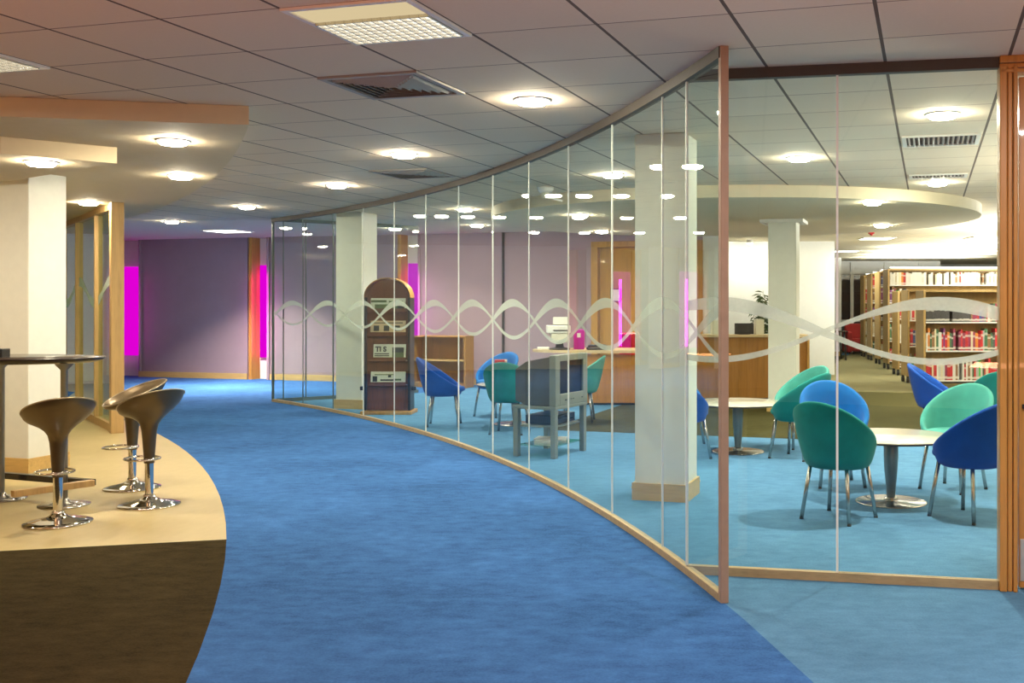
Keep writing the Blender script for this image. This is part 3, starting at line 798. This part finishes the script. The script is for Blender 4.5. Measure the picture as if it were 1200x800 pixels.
m = MB(); m.box((0, 0, .012), (.3, .21, .022)); m.box((.02, .01, .03), (.21, .28, .012), rz(.2)); m.build('paper_sheets', 'paper_white', o)
t = thing('television', 'grey box television with a dark screen on the grey stand', 'television', ctr + Vector((0, 0, .481)), rot)
m = MB()
W_, Hh = .64, .475
for sx in (-1, 1): m.box((sx * (W_ / 2 - .045), -.2, Hh / 2), (.09, .07, Hh), bev=.008)
m.box((0, -.2, Hh - .03), (W_ - .17, .07, .06), bev=.006); m.box((0, -.2, .055), (W_ - .17, .07, .11), bev=.006)
m.build('screen_bezel', 'tv_grey', t)
m = MB(); m.box((0, -.195, .27), (.48, .04, .33), bev=.006); m.build('screen', 'tv_screen', t)
b2 = bmesh.new()
f_ = [(-.31, -.165, .0), (.31, -.165, .0), (.31, -.165, .46), (-.31, -.165, .46)]; k_ = [(-.29, .10, .0), (.29, .10, .0), (.29, .10, .41), (-.29, .10, .41)]; e_ = [(-.2, .27, .03), (.2, .27, .03), (.2, .27, .33), (-.2, .27, .33)]
vv = [[b2.verts.new(p) for p in r] for r in (f_, k_, e_)]
for a, b in zip(vv, vv[1:]):
    for k in range(4): b2.faces.new((a[k], a[(k + 1) % 4], b[(k + 1) % 4], b[k]))
b2.faces.new(vv[0]); b2.faces.new(vv[2][::-1]); bmesh.ops.recalc_face_normals(b2, faces=list(b2.faces))
bmesh.ops.bevel(b2, geom=list(b2.edges), offset=.008, segments=2, affect='EDGES', profile=.5)
m = MB(); m._add(b2); m.build('rear_shell', 'tv_shell', t)
m = MB()
for x in (-.02, .02, .2): m.lathe([(0, .006), (.008, .006), (.008, 0)], 10, (x, -.236, .05))
m.box((-.1, -.236, .05), (.08, .004, .012)); m.build('control_buttons', 'ink', t)

# ------------------------------------------------------------------ NEWSPAPER RACK
t = thing('newspaper_rack', 'dark wood round topped newspaper rack behind the glass', 'rack', (-3.20, 13.40, 0), 0)
arch = [(-.27, 0), (.27, 0)] + [(.27 * cos(pi * k / 20), 1.44 + .255 * sin(pi * k / 20)) for k in range(21)]
def archmesh(poly, y0, y1):
    m = MB(); b2 = bmesh.new()
    lo = [b2.verts.new((x, y0, z)) for x, z in poly]; hi = [b2.verts.new((x, y1, z)) for x, z in poly]; n = len(poly)
    b2.faces.new(lo); b2.faces.new(hi)
    for k in range(n): b2.faces.new((lo[k], lo[(k + 1) % n], hi[(k + 1) % n], hi[k]))
    bmesh.ops.recalc_face_normals(b2, faces=list(b2.faces)); m._add(b2); return m
archmesh([(x, z + .05) for x, z in arch], -.02, .16).build('rack_body', 'rack_wood', t)
for s in (-1, 1):
    m = MB(); m.box((s * .285, .05, .78), (.03, .26, 1.46), bev=.005); m.build('side_panel', 'black_plastic', t)
A = [Vector((.30 * cos(a), -.08, 1.49 + .255 * sin(a) + .01)) for a in [pi * k / 24 for k in range(25)]]; B = [Vector((v.x, .18, v.z)) for v in A]
m = MB(); m.strip(A, B, Vector((0, 0, .012))); m.build('arch_trim', 'oak', t)
m = MB(); m.box((0, .05, .022), (.66, .40, .044), bev=.006); m.build('rack_base', 'oak', t)
for s in (-1, 1):
    m = MB(); m.box((s * .335, .0, .33), (.06, .05, .05), bev=.006); m.build('side_knob', 'black_plastic', t)
shelfz = [1.335, 1.03, .705, .385]
for z in shelfz:
    m = MB(); m.box((0, -.055, z - .012), (.5, .075, .016), bev=.003); m.box((0, -.088, z + .012), (.5, .006, .04)); m.build('rack_ledge', 'rack_wood', t)
npl = ['green illustrated newspaper on the top ledge of the dark rack', 'yellowed newspaper with three pictures on the second ledge of the rack', 'newspaper with large black headline letters on the third ledge of the rack', 'folded newspaper on the lowest ledge of the dark rack']
nph = [.165, .18, .20, .165]; npw = [.45, .455, .42, .45]
for k, z in enumerate(shelfz):
    o = thing('newspaper', npl[k], 'newspaper', (-3.20 + (.01 if k != 2 else .03), 13.40 - .052, z), 0, 'newspapers on the rack')
    h_, w_ = nph[k], npw[k]; Rx = Matrix.Rotation(-.12, 3, 'X')
    m = MB(); m.box((0, 0, h_ / 2), (w_, .014, h_), Rx, bev=.002); pg = m.build('folded_pages', 'paper' if k != 1 else 'desk_top', o)
    def mk(cx, cz, w, h, mat):
        mm = MB(); v = Rx @ Vector((cx, -.009, cz - h_ / 2)) + Vector((0, 0, h_ / 2)); mm.box(v, (w, .0012, h), Rx); return mm.build('printed_block', mat, pg)
    if k == 0:
        mk(-.02, .05, .30, .07, 'ink_green'); mk(.17, .05, .09, .07, 'ink'); mk(-.12, .125, .2, .03, 'ink_green'); mk(.1, .12, .18, .02, 'ink_green')
    if k == 1:
        for x in (-.15, -.02, .12): mk(x, .08, .07, .07, 'ink')
        mk(0, .15, .38, .012, 'ink'); mk(0, .022, .38, .01, 'ink')
    if k == 2:
        M = Matrix.Translation((0, 0, h_ / 2)) @ Rx.to_4x4() @ Matrix.Translation((-.185, -.0095, .105 - h_ / 2)) @ Matrix.Rotation(pi / 2, 4, 'X')
        text_mesh('headline_text', 'TI S', .09, 'ink', pg, M, .004)
        mk(.11, .125, .15, .065, 'ink'); mk(.11, .055, .15, .075, 'ink_green')
        for zz in (.075, .05, .022): mk(-.1, zz, .19, .013, 'ink')
    if k == 3:
        mk(-.17, .07, .06, .07, 'ink'); mk(.0, .055, .2, .02, 'ink'); mk(.02, .11, .04, .04, 'ink'); mk(.12, .06, .1, .025, 'ink_green'); mk(-.05, .125, .25, .012, 'ink_green')

# ------------------------------------------------------------------ LOW BOOKCASE BY THE FAR WALL
o0 = Vector((-2.85, 17.36, 0))
t = thing('low_bookcase', 'low open oak bookcase against the far wall', 'bookcase', o0 - GX * .5 + GY * .17, -TH)
for x in (-.485, .485):
    m = MB(); m.box((x, 0, .44), (.03, .34, .88), bev=.003); m.build('side_panel', 'case_wood', t)
m = MB(); m.box((0, 0, .868), (1.0, .35, .025), bev=.003); m.build('case_top', 'case_wood', t)
m = MB(); m.box((0, .16, .44), (.94, .012, .84)); m.build('back_panel', 'case_wood', t)
for z in (.07, .46):
    m = MB(); m.box((0, 0, z), (.94, .31, .025), bev=.002); m.build('case_shelf', 'oak_light' if z > .1 else 'case_wood', t)
m = MB(); m.box((0, -.15, .028), (.94, .02, .056)); m.build('case_plinth', 'case_wood', t)

# ------------------------------------------------------------------ RECEPTION DESK
t = thing('reception_desk', 'low oak reception desk with a pale worktop left of the column', 'desk', (-.05, 14.5, .002), 0)
m = MB(); m.box((-.12, .012, .37), (1.26, .025, .68), bev=.002); m.box((-.12, .0, .15), (1.26, .01, .018)); m.build('front_panel', 'desk_wood', t)
m = MB(); m.box((-.12, .06, .03), (1.24, .02, .06)); m.build('desk_plinth', 'slot_dark', t)
for x in (-.74, .505):
    m = MB(); m.box((x, .4, .36), (.025, .75, .70)); m.build('side_panel', 'desk_wood', t)
wt = [(.52, -.06), (-.7, -.06), (-1.1, .0), (-1.32, .14), (-1.42, .34), (-1.36, .52), (-1.15, .68), (-.7, .82), (.52, .82)]
m = MB(); m.prism(wt, .735, .772); m.build('worktop', 'desk_top', t)
m = MB(); m.box((-.7, -.0, .2), (.03, .03, .4)); m.build('desk_leg', 'desk_wood', t) if False else m.bm.free()
t = thing('reception_counter', 'tall curved oak counter with a pale top right of the column', 'counter', (1.54, 14.95, .003), 0)
fp = []
for k in range(17):
    x = -.98 + 1.96 * k / 16; fp.append(Vector((x, .10 * (x / .98) ** 2 - .02, 0)))
A = [p + Vector((0, 0, .06)) for p in fp]; B = [p + Vector((0, 0, .94)) for p in fp]
m = MB(); m.strip(A, B, Vector((0, .03, 0))); m.strip([p + Vector((0, -.004, .20)) for p in fp], [p + Vector((0, -.004, .215)) for p in fp], Vector((0, .004, 0))); m.build('front_panel', 'desk_wood', t)
m = MB(); m.strip([p + Vector((0, .05, .0)) for p in fp], [p + Vector((0, .05, .06)) for p in fp], Vector((0, .02, 0))); m.build('counter_plinth', 'slot_dark', t)
m = MB(); m.strip([p + Vector((0, -.05, .94)) for p in fp], [p + Vector((0, .45, .94)) for p in fp], Vector((0, 0, .035))); m.build('counter_top', 'desk_top', t)
for s in (-1, 1):
    m = MB(); m.box((s * .985, .27, .465), (.035, .5, .93), bev=.003); m.build('end_panel', 'oak' if s > 0 else 'desk_wood', t)

def onz(name, label, cat, x, y, z, rot=0): return thing(name, label, cat, (x, y, z), rot)
# things on the low desk (top at 0.774)
DZ = .7745
t = onz('desk_computer', 'cream computer monitor seen from the side on the oak desk', 'monitor', -1.07, 14.72, DZ, .15)
m = MB(); m.lathe([(0, 0), (.15, 0), (.15, .02), (.06, .035), (.05, .10), (0, .10)], 24); m.build('monitor_foot', 'black_plastic', t)
m = MB(); m.box((0, 0, .17), (.26, .30, .13), bev=.012); m.build('monitor_case', 'cream_plastic', t)
t2_ = onz('desk_printer', 'white printer stacked on the computer on the oak desk', 'printer', -1.07, 14.72, DZ + .2365, .15)
m = MB(); m.box((-.02, 0, .055), (.33, .32, .11), bev=.012); m.build('printer_case', 'paper_white', t2_)
m = MB(); m.box((.02, .05, .165), (.22, .10, .11), Matrix.Rotation(-.2, 3, 'X'), bev=.004); m.build('paper_tray', 'paper_white', t2_)
m = MB(); m.box((0, -.165, .04), (.2, .006, .015)); m.build('paper_slot', 'slot_dark', t2_)
t = onz('reflection_box', 'magenta box standing in for a reflection at the oak desk', 'file box', -.80, 14.92, DZ, 0)  # magenta reflection made as a solid coloured box
m = MB(); m.box((0, 0, .14), (.15, .22, .28), bev=.006); m.build('box_body', 'reflection_magenta', t)
m = MB(); m.box((0, -.112, .2), (.05, .004, .06)); m.build('box_label', 'paper_white', t)
t = onz('desk_telephone', 'black telephone lying on the oak desk beside the magenta box', 'telephone', -.53, 14.62, DZ, .1)
m = MB(); m.box((0, 0, .02), (.30, .18, .035), bev=.01); m.build('phone_base', 'black_plastic', t)
m = MB(); m.tube([(-.13, -.05, .05), (-.1, -.05, .062), (.0, -.05, .06), (.1, -.05, .062), (.13, -.05, .05)], .018, 10); m.build('phone_handset', 'black_plastic', t)
t = onz('paper_pile', 'pile of loose papers at the left tip of the oak desk', 'papers', -1.315, 14.86, DZ, .1)
m = MB(); m.box((0, 0, .008), (.17, .24, .014)); m.box((.0, .01, .021), (.16, .22, .01), rz(.1)); m.build('paper_sheets', 'paper_white', t)
t = onz('desk_chair', 'red office chair behind the oak desk', 'chair', -.08, 15.75, .002, 2.9)
m = MB(); m.box((0, -.2, .76), (.42, .07, .44), Matrix.Rotation(-.08, 3, 'X'), bev=.03, seg=3); m.build('chair_back', 'red_leather', t)
m = MB(); m.box((0, .02, .47), (.44, .44, .08), bev=.03, seg=3); m.build('chair_seat', 'red_leather', t)
m = MB(); m.tube([(0, 0, .08), (0, 0, .43)], .025); m.tube([(0, -.15, .45), (0, -.26, .46), (0, -.26, .6)], .018); m.build('chair_column', 'black_plastic', t)
for k in range(5):
    a = 2 * pi * k / 5; m = MB(); m.tube([(0, 0, .1), (.16 * cos(a), .16 * sin(a), .085), (.28 * cos(a), .28 * sin(a), .06)], .018); lg = m.build('chair_leg', 'black_plastic', t)
    m = MB(); m.lathe([(0, -.012), (.03, -.012), (.03, .012), (0, .012)], 12, (.28 * cos(a), .28 * sin(a), .03)); m.build('leg_caster', 'rubber', lg)
# on the counter (top at .978)
CZ = .9785
t = onz('counter_monitor', 'black flat screen standing on the tall counter', 'monitor', 1.60, 15.05, CZ, 0)
m = MB(); m.box((0, 0, .085), (.28, .03, .16), bev=.006); m.build('screen_back', 'black_plastic', t)
m = MB(); m.box((0, .02, .008), (.16, .12, .014), bev=.004); m.build('screen_foot', 'black_plastic', t)
for k, (x, w, hh, lb) in enumerate([(1.24, .22, .20, 'cream open carton left of the black screen on the counter'), (1.83, .12, .22, 'cream carton right of the black screen on the counter')]):
    t = onz('counter_carton', lb, 'box', x, 15.18, CZ, .05)
    m = MB()
    for s in (-1, 1): m.box((s * (w / 2 - .004), 0, hh / 2), (.008, .2, hh)); m.box((0, s * .096, hh / 2), (w - .016, .008, hh))
    m.box((0, 0, .004), (w - .016, .184, .008)); m.build('carton_walls', 'cream_plastic', t)
    m = MB(); m.box((0, 0, hh - .03), (w - .03, .15, .008)); m.build('carton_contents', 'paper_white', t)
def plant(name, label, loc, h, spread, n, seed, pot_h=.3, pot_r=.15):
    rnd = random.Random(seed); t = thing(name, label, 'plant', loc)
    m = MB(); m.lathe([(0, 0), (pot_r * .75, 0), (pot_r, pot_h), (pot_r * .9, pot_h), (pot_r * .85, pot_h - .03), (0, pot_h - .03)], 24); m.build('plant_pot', 'pot', t)
    m = MB(); lv = MB()
    for k in range(9):
        a = rnd.random() * 2 * pi; r = spread * rnd.random() * .7; hh = h * (.6 + .4 * rnd.random())
        pts = [(0, 0, pot_h - .03), (r * .3 * cos(a), r * .3 * sin(a), pot_h + (hh - pot_h) * .5), (r * cos(a), r * sin(a), hh)]
        m.tube(pts, .006, 6, r2=.003)
        for q in range(n):
            f = .35 + .65 * rnd.random(); base = Vector(pts[1]).lerp(Vector(pts[2]), max(0, (f - .3) / .7)); a2 = rnd.random() * 2 * pi; ln = .12 + .1 * rnd.random(); dr = rnd.uniform(-.6, .5)
            dv = Vector((cos(a2), sin(a2), dr)).normalized(); sd = dv.cross(Vector((0, 0, 1))).normalized() * .018
            p1 = base + dv * ln * .5 + Vector((0, 0, .01)); p2 = base + dv * ln - Vector((0, 0, .03))
            b2 = bmesh.new(); v0 = b2.verts.new(base); v1 = b2.verts.new(p1 + sd); v2 = b2.verts.new(p2); v3 = b2.verts.new(p1 - sd)
            b2.faces.new((v0, v1, v2)); b2.faces.new((v0, v2, v3)); lv._add(b2)
    m.build('plant_stems', 'leaf', t); lv.build('plant_leaves', 'leaf', t)
plant('tall_plant', 'tall leafy green plant against the white wall behind the counter', (2.30, 18.6, .003), 1.78, .36, 20, 3, .4, .2)
plant('counter_plant', 'small green plant in a pot at the back of the counter', (2.16, 15.22, CZ), .27, .07, 8, 5, .08, .06)

# white wall washers and far furniture
for k, (x, lb) in enumerate([(1.75, 'left wall washer spot over the white wall'), (2.25, 'middle wall washer spot over the white wall'), (2.75, 'right wall washer spot over the white wall')]):
    t = thing('wall_washer', lb, 'ceiling light', (x, 20.1, H_CEIL), 0, 'wall washers behind the desk')
    m = MB(); m.lathe([(0, 0), (.07, 0), (.07, -.05), (.05, -.07)], 20); m.build('washer_body', 'trim_white', t)
    m = MB(); m.lathe([(.05, -.07), (.04, -.085), (0, -.09)], 20); m.build('lamp_lens', 'lamp_lens', t)
    lamp('SPOT', (x, 20.05, H_CEIL - .12), 13, (1, .95, .9), .05, (radians(22), 0, 0), spot_size=radians(80), spot_blend=.7)

# ------------------------------------------------------------------ LIBRARY
BOOKC = [('red', (.45, .02, .03)), ('dark-green', (.03, .10, .05)), ('white', (.75, .72, .65)), ('black', (.03, .03, .035)), ('maroon', (.20, .02, .06)), ('cream', (.70, .60, .40)), ('grey', (.35, .35, .34)), ('purple', (.16, .03, .16)), ('brown', (.22, .11, .05)), ('bright-green', (.03, .32, .05)), ('orange', (.60, .20, .04)), ('navy', (.03, .05, .18))]
book_me = None
def book(x, y, z, w, d_, h, ci, label, group):
    global book_me
    if book_me is None:
        m = MB(); m.box((0, 0, .5), (.94, .96, .97)); m.box((-.47, 0, .5), (.06, 1, 1)); m.box((.47, 0, .5), (.06, 1, 1)); m.box((0, -.49, .5), (1, .03, 1))
        o = m.build('book', 'book_cover'); book_me = o
    else:
        o = book_me.copy(); COL.objects.link(o)
    o.location = (x, y, z); o.scale = (w, d_, h); c = BOOKC[ci][1]; f = .75 + .5 * random.random()
    o.color = (min(1, c[0] * f), min(1, c[1] * f), min(1, c[2] * f), 1)
    return tag(o, label, 'book', group)
ROWN = ['nearest', 'second', 'third', 'fourth', 'fifth', 'sixth', 'seventh']
rows_ = [(4.72, 16.7, 1.64, 2.6), (4.93, 18.46, 1.67, 2.6), (5.25, 20.4, 1.67, 2.6), (5.52, 22.3, 2.17, 3.4), (5.76, 24.1, 2.17, 3.0), (5.96, 25.8, 2.17, 3.0), (6.16, 27.5, 2.17, 3.0)]
DEP = .46
for r, (x0, y0, hh, ln) in enumerate(rows_):
    t = thing('bookcase', f'{ROWN[r]} oak {"low" if hh < 2 else "tall"} library bookcase from the front', 'bookcase', (x0, y0, .0032), 0, 'library bookcases')
    for x in (0, ln):
        m = MB(); m.box((x + (-.02 if x == 0 else .02), DEP / 2, hh / 2 + .06), (.04, DEP, hh - .12), bev=.006); m.build('end_panel', 'shelf_wood', t)
    zs = [.185, .665, 1.13] if hh < 2 else [.185, .62, 1.05, 1.45, 1.83]
    for z in zs:
        m = MB(); m.box((ln / 2, DEP / 2, z - .012), (ln, DEP - .02, .022)); m.build('case_shelf', 'trim_white', t)
    m = MB(); m.box((ln / 2, DEP / 2, hh - .015), (ln, DEP, .03), bev=.003); m.build('case_top', 'shelf_wood', t)
    m = MB(); m.box((ln / 2, DEP / 2, (hh + .15) / 2), (ln, .012, hh - .2)); m.build('back_panel', 'shelf_wood', t)
    m = MB(); m.box((ln / 2, .04, .145), (ln, .02, .03)); m.build('case_plinth', 'slot_dark', t)
    for x in (.0, ln):
        for y in (.06, DEP - .06):
            m = MB(); sx = .0
            m.box((x + (-.02 if x == 0 else .02), y, .095), (.035, .05, .05)); m.lathe([(0, -.02), (.05, -.02), (.05, .02), (0, .02)], 16, (0, 0, 0), True)
            # wheel: turn the lathe onto its side
            for v in m.bm.verts:
                if abs(v.co.x) < .052 and abs(v.co.y) < .052 and abs(v.co.z) < .021: v.co = Vector((v.co.z + x + (-.02 if x == 0 else .02), v.co.y + y, v.co.x + .05))
            m.build('caster', 'rubber', t)
    # books that the view reaches
    xs_end = {0: 1.32, 1: .36, 2: .36, 3: .34, 4: .22, 5: .22, 6: .22}[r]
    for q, z in enumerate(zs):
        x = .012; k = 0
        gap = (zs[q + 1] if q + 1 < len(zs) else hh - .03) - z - .04
        xe = 2.75 if (r == 3 and q == len(zs) - 1) else xs_end
        if r == 0 and q == 2: xe = 1.25
        while x < xe:
            w = random.uniform(.022, .05) if r < 3 else random.uniform(.03, .055)
            if r == 0 and q == 2 and x < .72: ci = 3; w = .024
            else: ci = random.choices(range(12), [5, 3, 4, 2, 3, 3, 2, 2, 2, 1, 1, 1] if not (r == 3 and q == 4) else [2, 0, 9, 0, 0, 7, 1, 0, 1, 0, 1, 0])[0]
            bh = min(gap, random.uniform(.25, .36) if q != len(zs) - 1 else random.uniform(.23, .30)); 
            if random.random() < .05 and x > .15: x += .05
            k += 1
            book(x0 + x + w / 2, y0 + .02 + .085, z + .0035, w, .17, bh, ci, f'{BOOKC[ci][0]} book, {k} from the left, on shelf {q + 1} of the {ROWN[r]} library bookcase', 'library books')
            x += w + .001
    if hh > 2:
        o = thing('strip_light', f'white strip light on top of the {ROWN[r]} library bookcase', 'strip light', (x0 + ln / 2, y0 + DEP / 2, hh + .0035), 0, 'strip lights on the bookcases')
        m = MB(); m.box((0, 0, .02), (ln - .1, .12, .04), bev=.004); m.build('strip_body', 'trim_white', o)
        m = MB(); m.box((0, 0, .045), (ln - .14, .09, .01)); m.build('strip_lamp', 'tube_light', o)
        l = lamp('AREA', (0, 0, .09), 130, (1, .97, .92), ln - .2, (pi, 0, 0), shape='RECTANGLE', size_y=.1); l.parent = o
# library ceiling fittings
for k, (x, y) in enumerate([(4.6, 19.6), (6.6, 19.4), (7.2, 21.4), (5.0, 24.5), (6.0, 15.4)]):
    t = thing('panel_light', f'square light panel over the library, {["before the second bookcase", "above the third bookcase", "above the fourth bookcase", "beside the far bookcases", "before the nearest bookcase"][k]}', 'ceiling light', (x, y, H_CEIL), 0, 'library light panels')
    m = MB(); m.box((0, 0, -.006), (.62, .62, .012)); m.build('fitting_frame', 'trim_white', t)
    m = MB(); m.box((0, 0, -.013), (.54, .54, .003)); m.build('lamp_tray', 'tube_light', t)
    l = lamp('AREA', (0, 0, -.05), 60, (1, .95, .86), .5); l.parent = t
t = thing('alarm_beacon', 'small red alarm box on the library ceiling', 'alarm', (3.95, 17.2, H_CEIL))
m = MB(); m.box((0, 0, -.04), (.09, .09, .08), bev=.006); m.build('beacon_body', 'sign_red', t)
m = MB(); m.lathe([(.03, -.08), (.025, -.1), (0, -.11)], 16); m.build('beacon_lens', 'sign_red', t)
# dark night window at the end of the library
w = sempty('window_1', 'dark night window with white mullions at the end of the library', 'window', (0, 30, 0))
m = MB(); m.box((7.3, 0, 1.3), (3.2, .02, 1.9)); m.build('window_pane', 'night_glass', w)
m = MB()
for x in (5.72, 6.32, 7.3, 8.3): m.box((x, -.03, 1.3), (.09, .06, 2.65), bev=.004)
m.box((7.3, -.03, .93), (3.2, .07, .06)); m.box((7.3, -.03, 2.3), (3.2, .07, .06)); m.build('window_frame', 'trim_white', w)
m = MB(); m.box((7.3, .02, 2.49), (3.2, .04, .34)); m.build('window_blind', 'trim_white', w)
m = MB(); m.box((7.3, .0, .45), (3.2, .06, .9)); m.build('window_apron', 'slot_dark', w)
# red sofa and a distant table
t = thing('red_sofa', 'red sofa under the dark window at the end of the library', 'sofa', (6.75, 29.2, .0032))
m = MB(); m.box((0, .3, .5), (1.5, .2, .7), bev=.05, seg=3); m.build('sofa_back', 'sofa_red', t)
m = MB(); m.box((0, 0, .26), (1.3, .7, .36), bev=.05, seg=3); m.build('sofa_seat', 'sofa_red', t)
for s in (-1, 1):
    m = MB(); m.box((s * .72, .03, .34), (.16, .76, .58), bev=.05, seg=3); m.build('sofa_arm', 'sofa_red', t)
for sx in (-1, 1):
    for sy in (-1, 1):
        m = MB(); m.lathe([(0, 0), (.02, 0), (.025, .09), (0, .09)], 10, (sx * .6, sy * .28, 0)); m.build('sofa_foot', 'rubber', t)
t = thing('study_table', 'dark study table far away before the white library wall', 'table', (4.85, 26.2, .0032))
m = MB(); m.box((0, 0, .72), (1.0, .7, .03), bev=.004); m.build('table_top', 'black_laminate', t)
for sx in (-1, 1):
    for sy in (-1, 1):
        m = MB(); m.tube([(sx * .42, sy * .28, .705), (sx * .46, sy * .31, 0.0)], .02, 8); m.build('table_leg', 'black_plastic', t)

# ------------------------------------------------------------------ ADDED LAMPS OUTSIDE THE FRAME, CAMERA, VIEW
def warm(x, y, e, c=(1, .50, .27), z=.9):     # unseen lamps added behind the viewer to warm the near ceiling
    lamp('AREA', (x, y, z), e, c, .8, (pi, 0, 0))
warm(-1.5, .6, 74, (1, .36, .16)); warm(-4.5, 1.8, 72, (1, .34, .10)); warm(1.8, 1.2, 84, (1, .43, .23))
lamp('AREA', (-1.2, 1.6, 2.64), 46, (1, .90, .78), .15, shape='DISK')  # unseen lamp added to light the near corridor floor
lamp('AREA', (1.9, 2.9, 2.64), 78, (1, .97, .92), .15, shape='DISK')  # unseen lamp added to brighten the floor at front right
lamp('AREA', (-10.5, 15.0, 2.6), 110, (1, .9, .7), .3)  # unseen lamp added to brighten the view through the partition
lamp('AREA', (-5.5, 5.0, 2.5), 13, (1, .68, .34), 1.0, (radians(25), 0, 0))  # unseen warm lamp added at the bar side

lamp('AREA', (7.4, 15.6, 2.0), 2400, (1, .96, .90), 1.2, (pi, 0, 0)); lamp('AREA', (9.0, 20.0, 2.0), 2400, (1, .96, .90), 1.2, (pi, 0, 0))  # unseen upward lamps added to whiten the library ceiling
lamp('AREA', (5.2, 8.0, 1.7), 420, (1, .90, .72), 1.2, (pi, 0, 0))  # unseen upward lamp added to lift the reading room ceiling
wd = bpy.data.worlds.new('World'); sc.world = wd; wd.use_nodes = True
wd.node_tree.nodes['Background'].inputs[0].default_value = (1, .9, .8, 1); wd.node_tree.nodes['Background'].inputs[1].default_value = .02
cam = bpy.data.cameras.new('camera'); co = bpy.data.objects.new('camera', cam); COL.objects.link(co)
co.location = (0, 0, 1.437); co.rotation_euler = (radians(90), 0, 0)
cam.sensor_width = 36; cam.sensor_fit = 'HORIZONTAL'; cam.lens = 1208 * 36 / 1200
cam.shift_x = -(743.6 - 600) / 1200; cam.shift_y = (355 - 400) / 1200; cam.clip_end = 100
sc.camera = co
vs = sc.view_settings; vs.view_transform = 'Standard'; vs.look = 'None'; vs.gamma = 1; vs.use_curve_mapping = False
vs.exposure = -0.12
cy = sc.cycles
cy.transparent_max_bounces = 32; cy.max_bounces = 8; cy.diffuse_bounces = 4; cy.glossy_bounces = 4
cy.sample_clamp_indirect = 4; cy.caustics_reflective = False; cy.caustics_refractive = False
cy.use_denoising = True
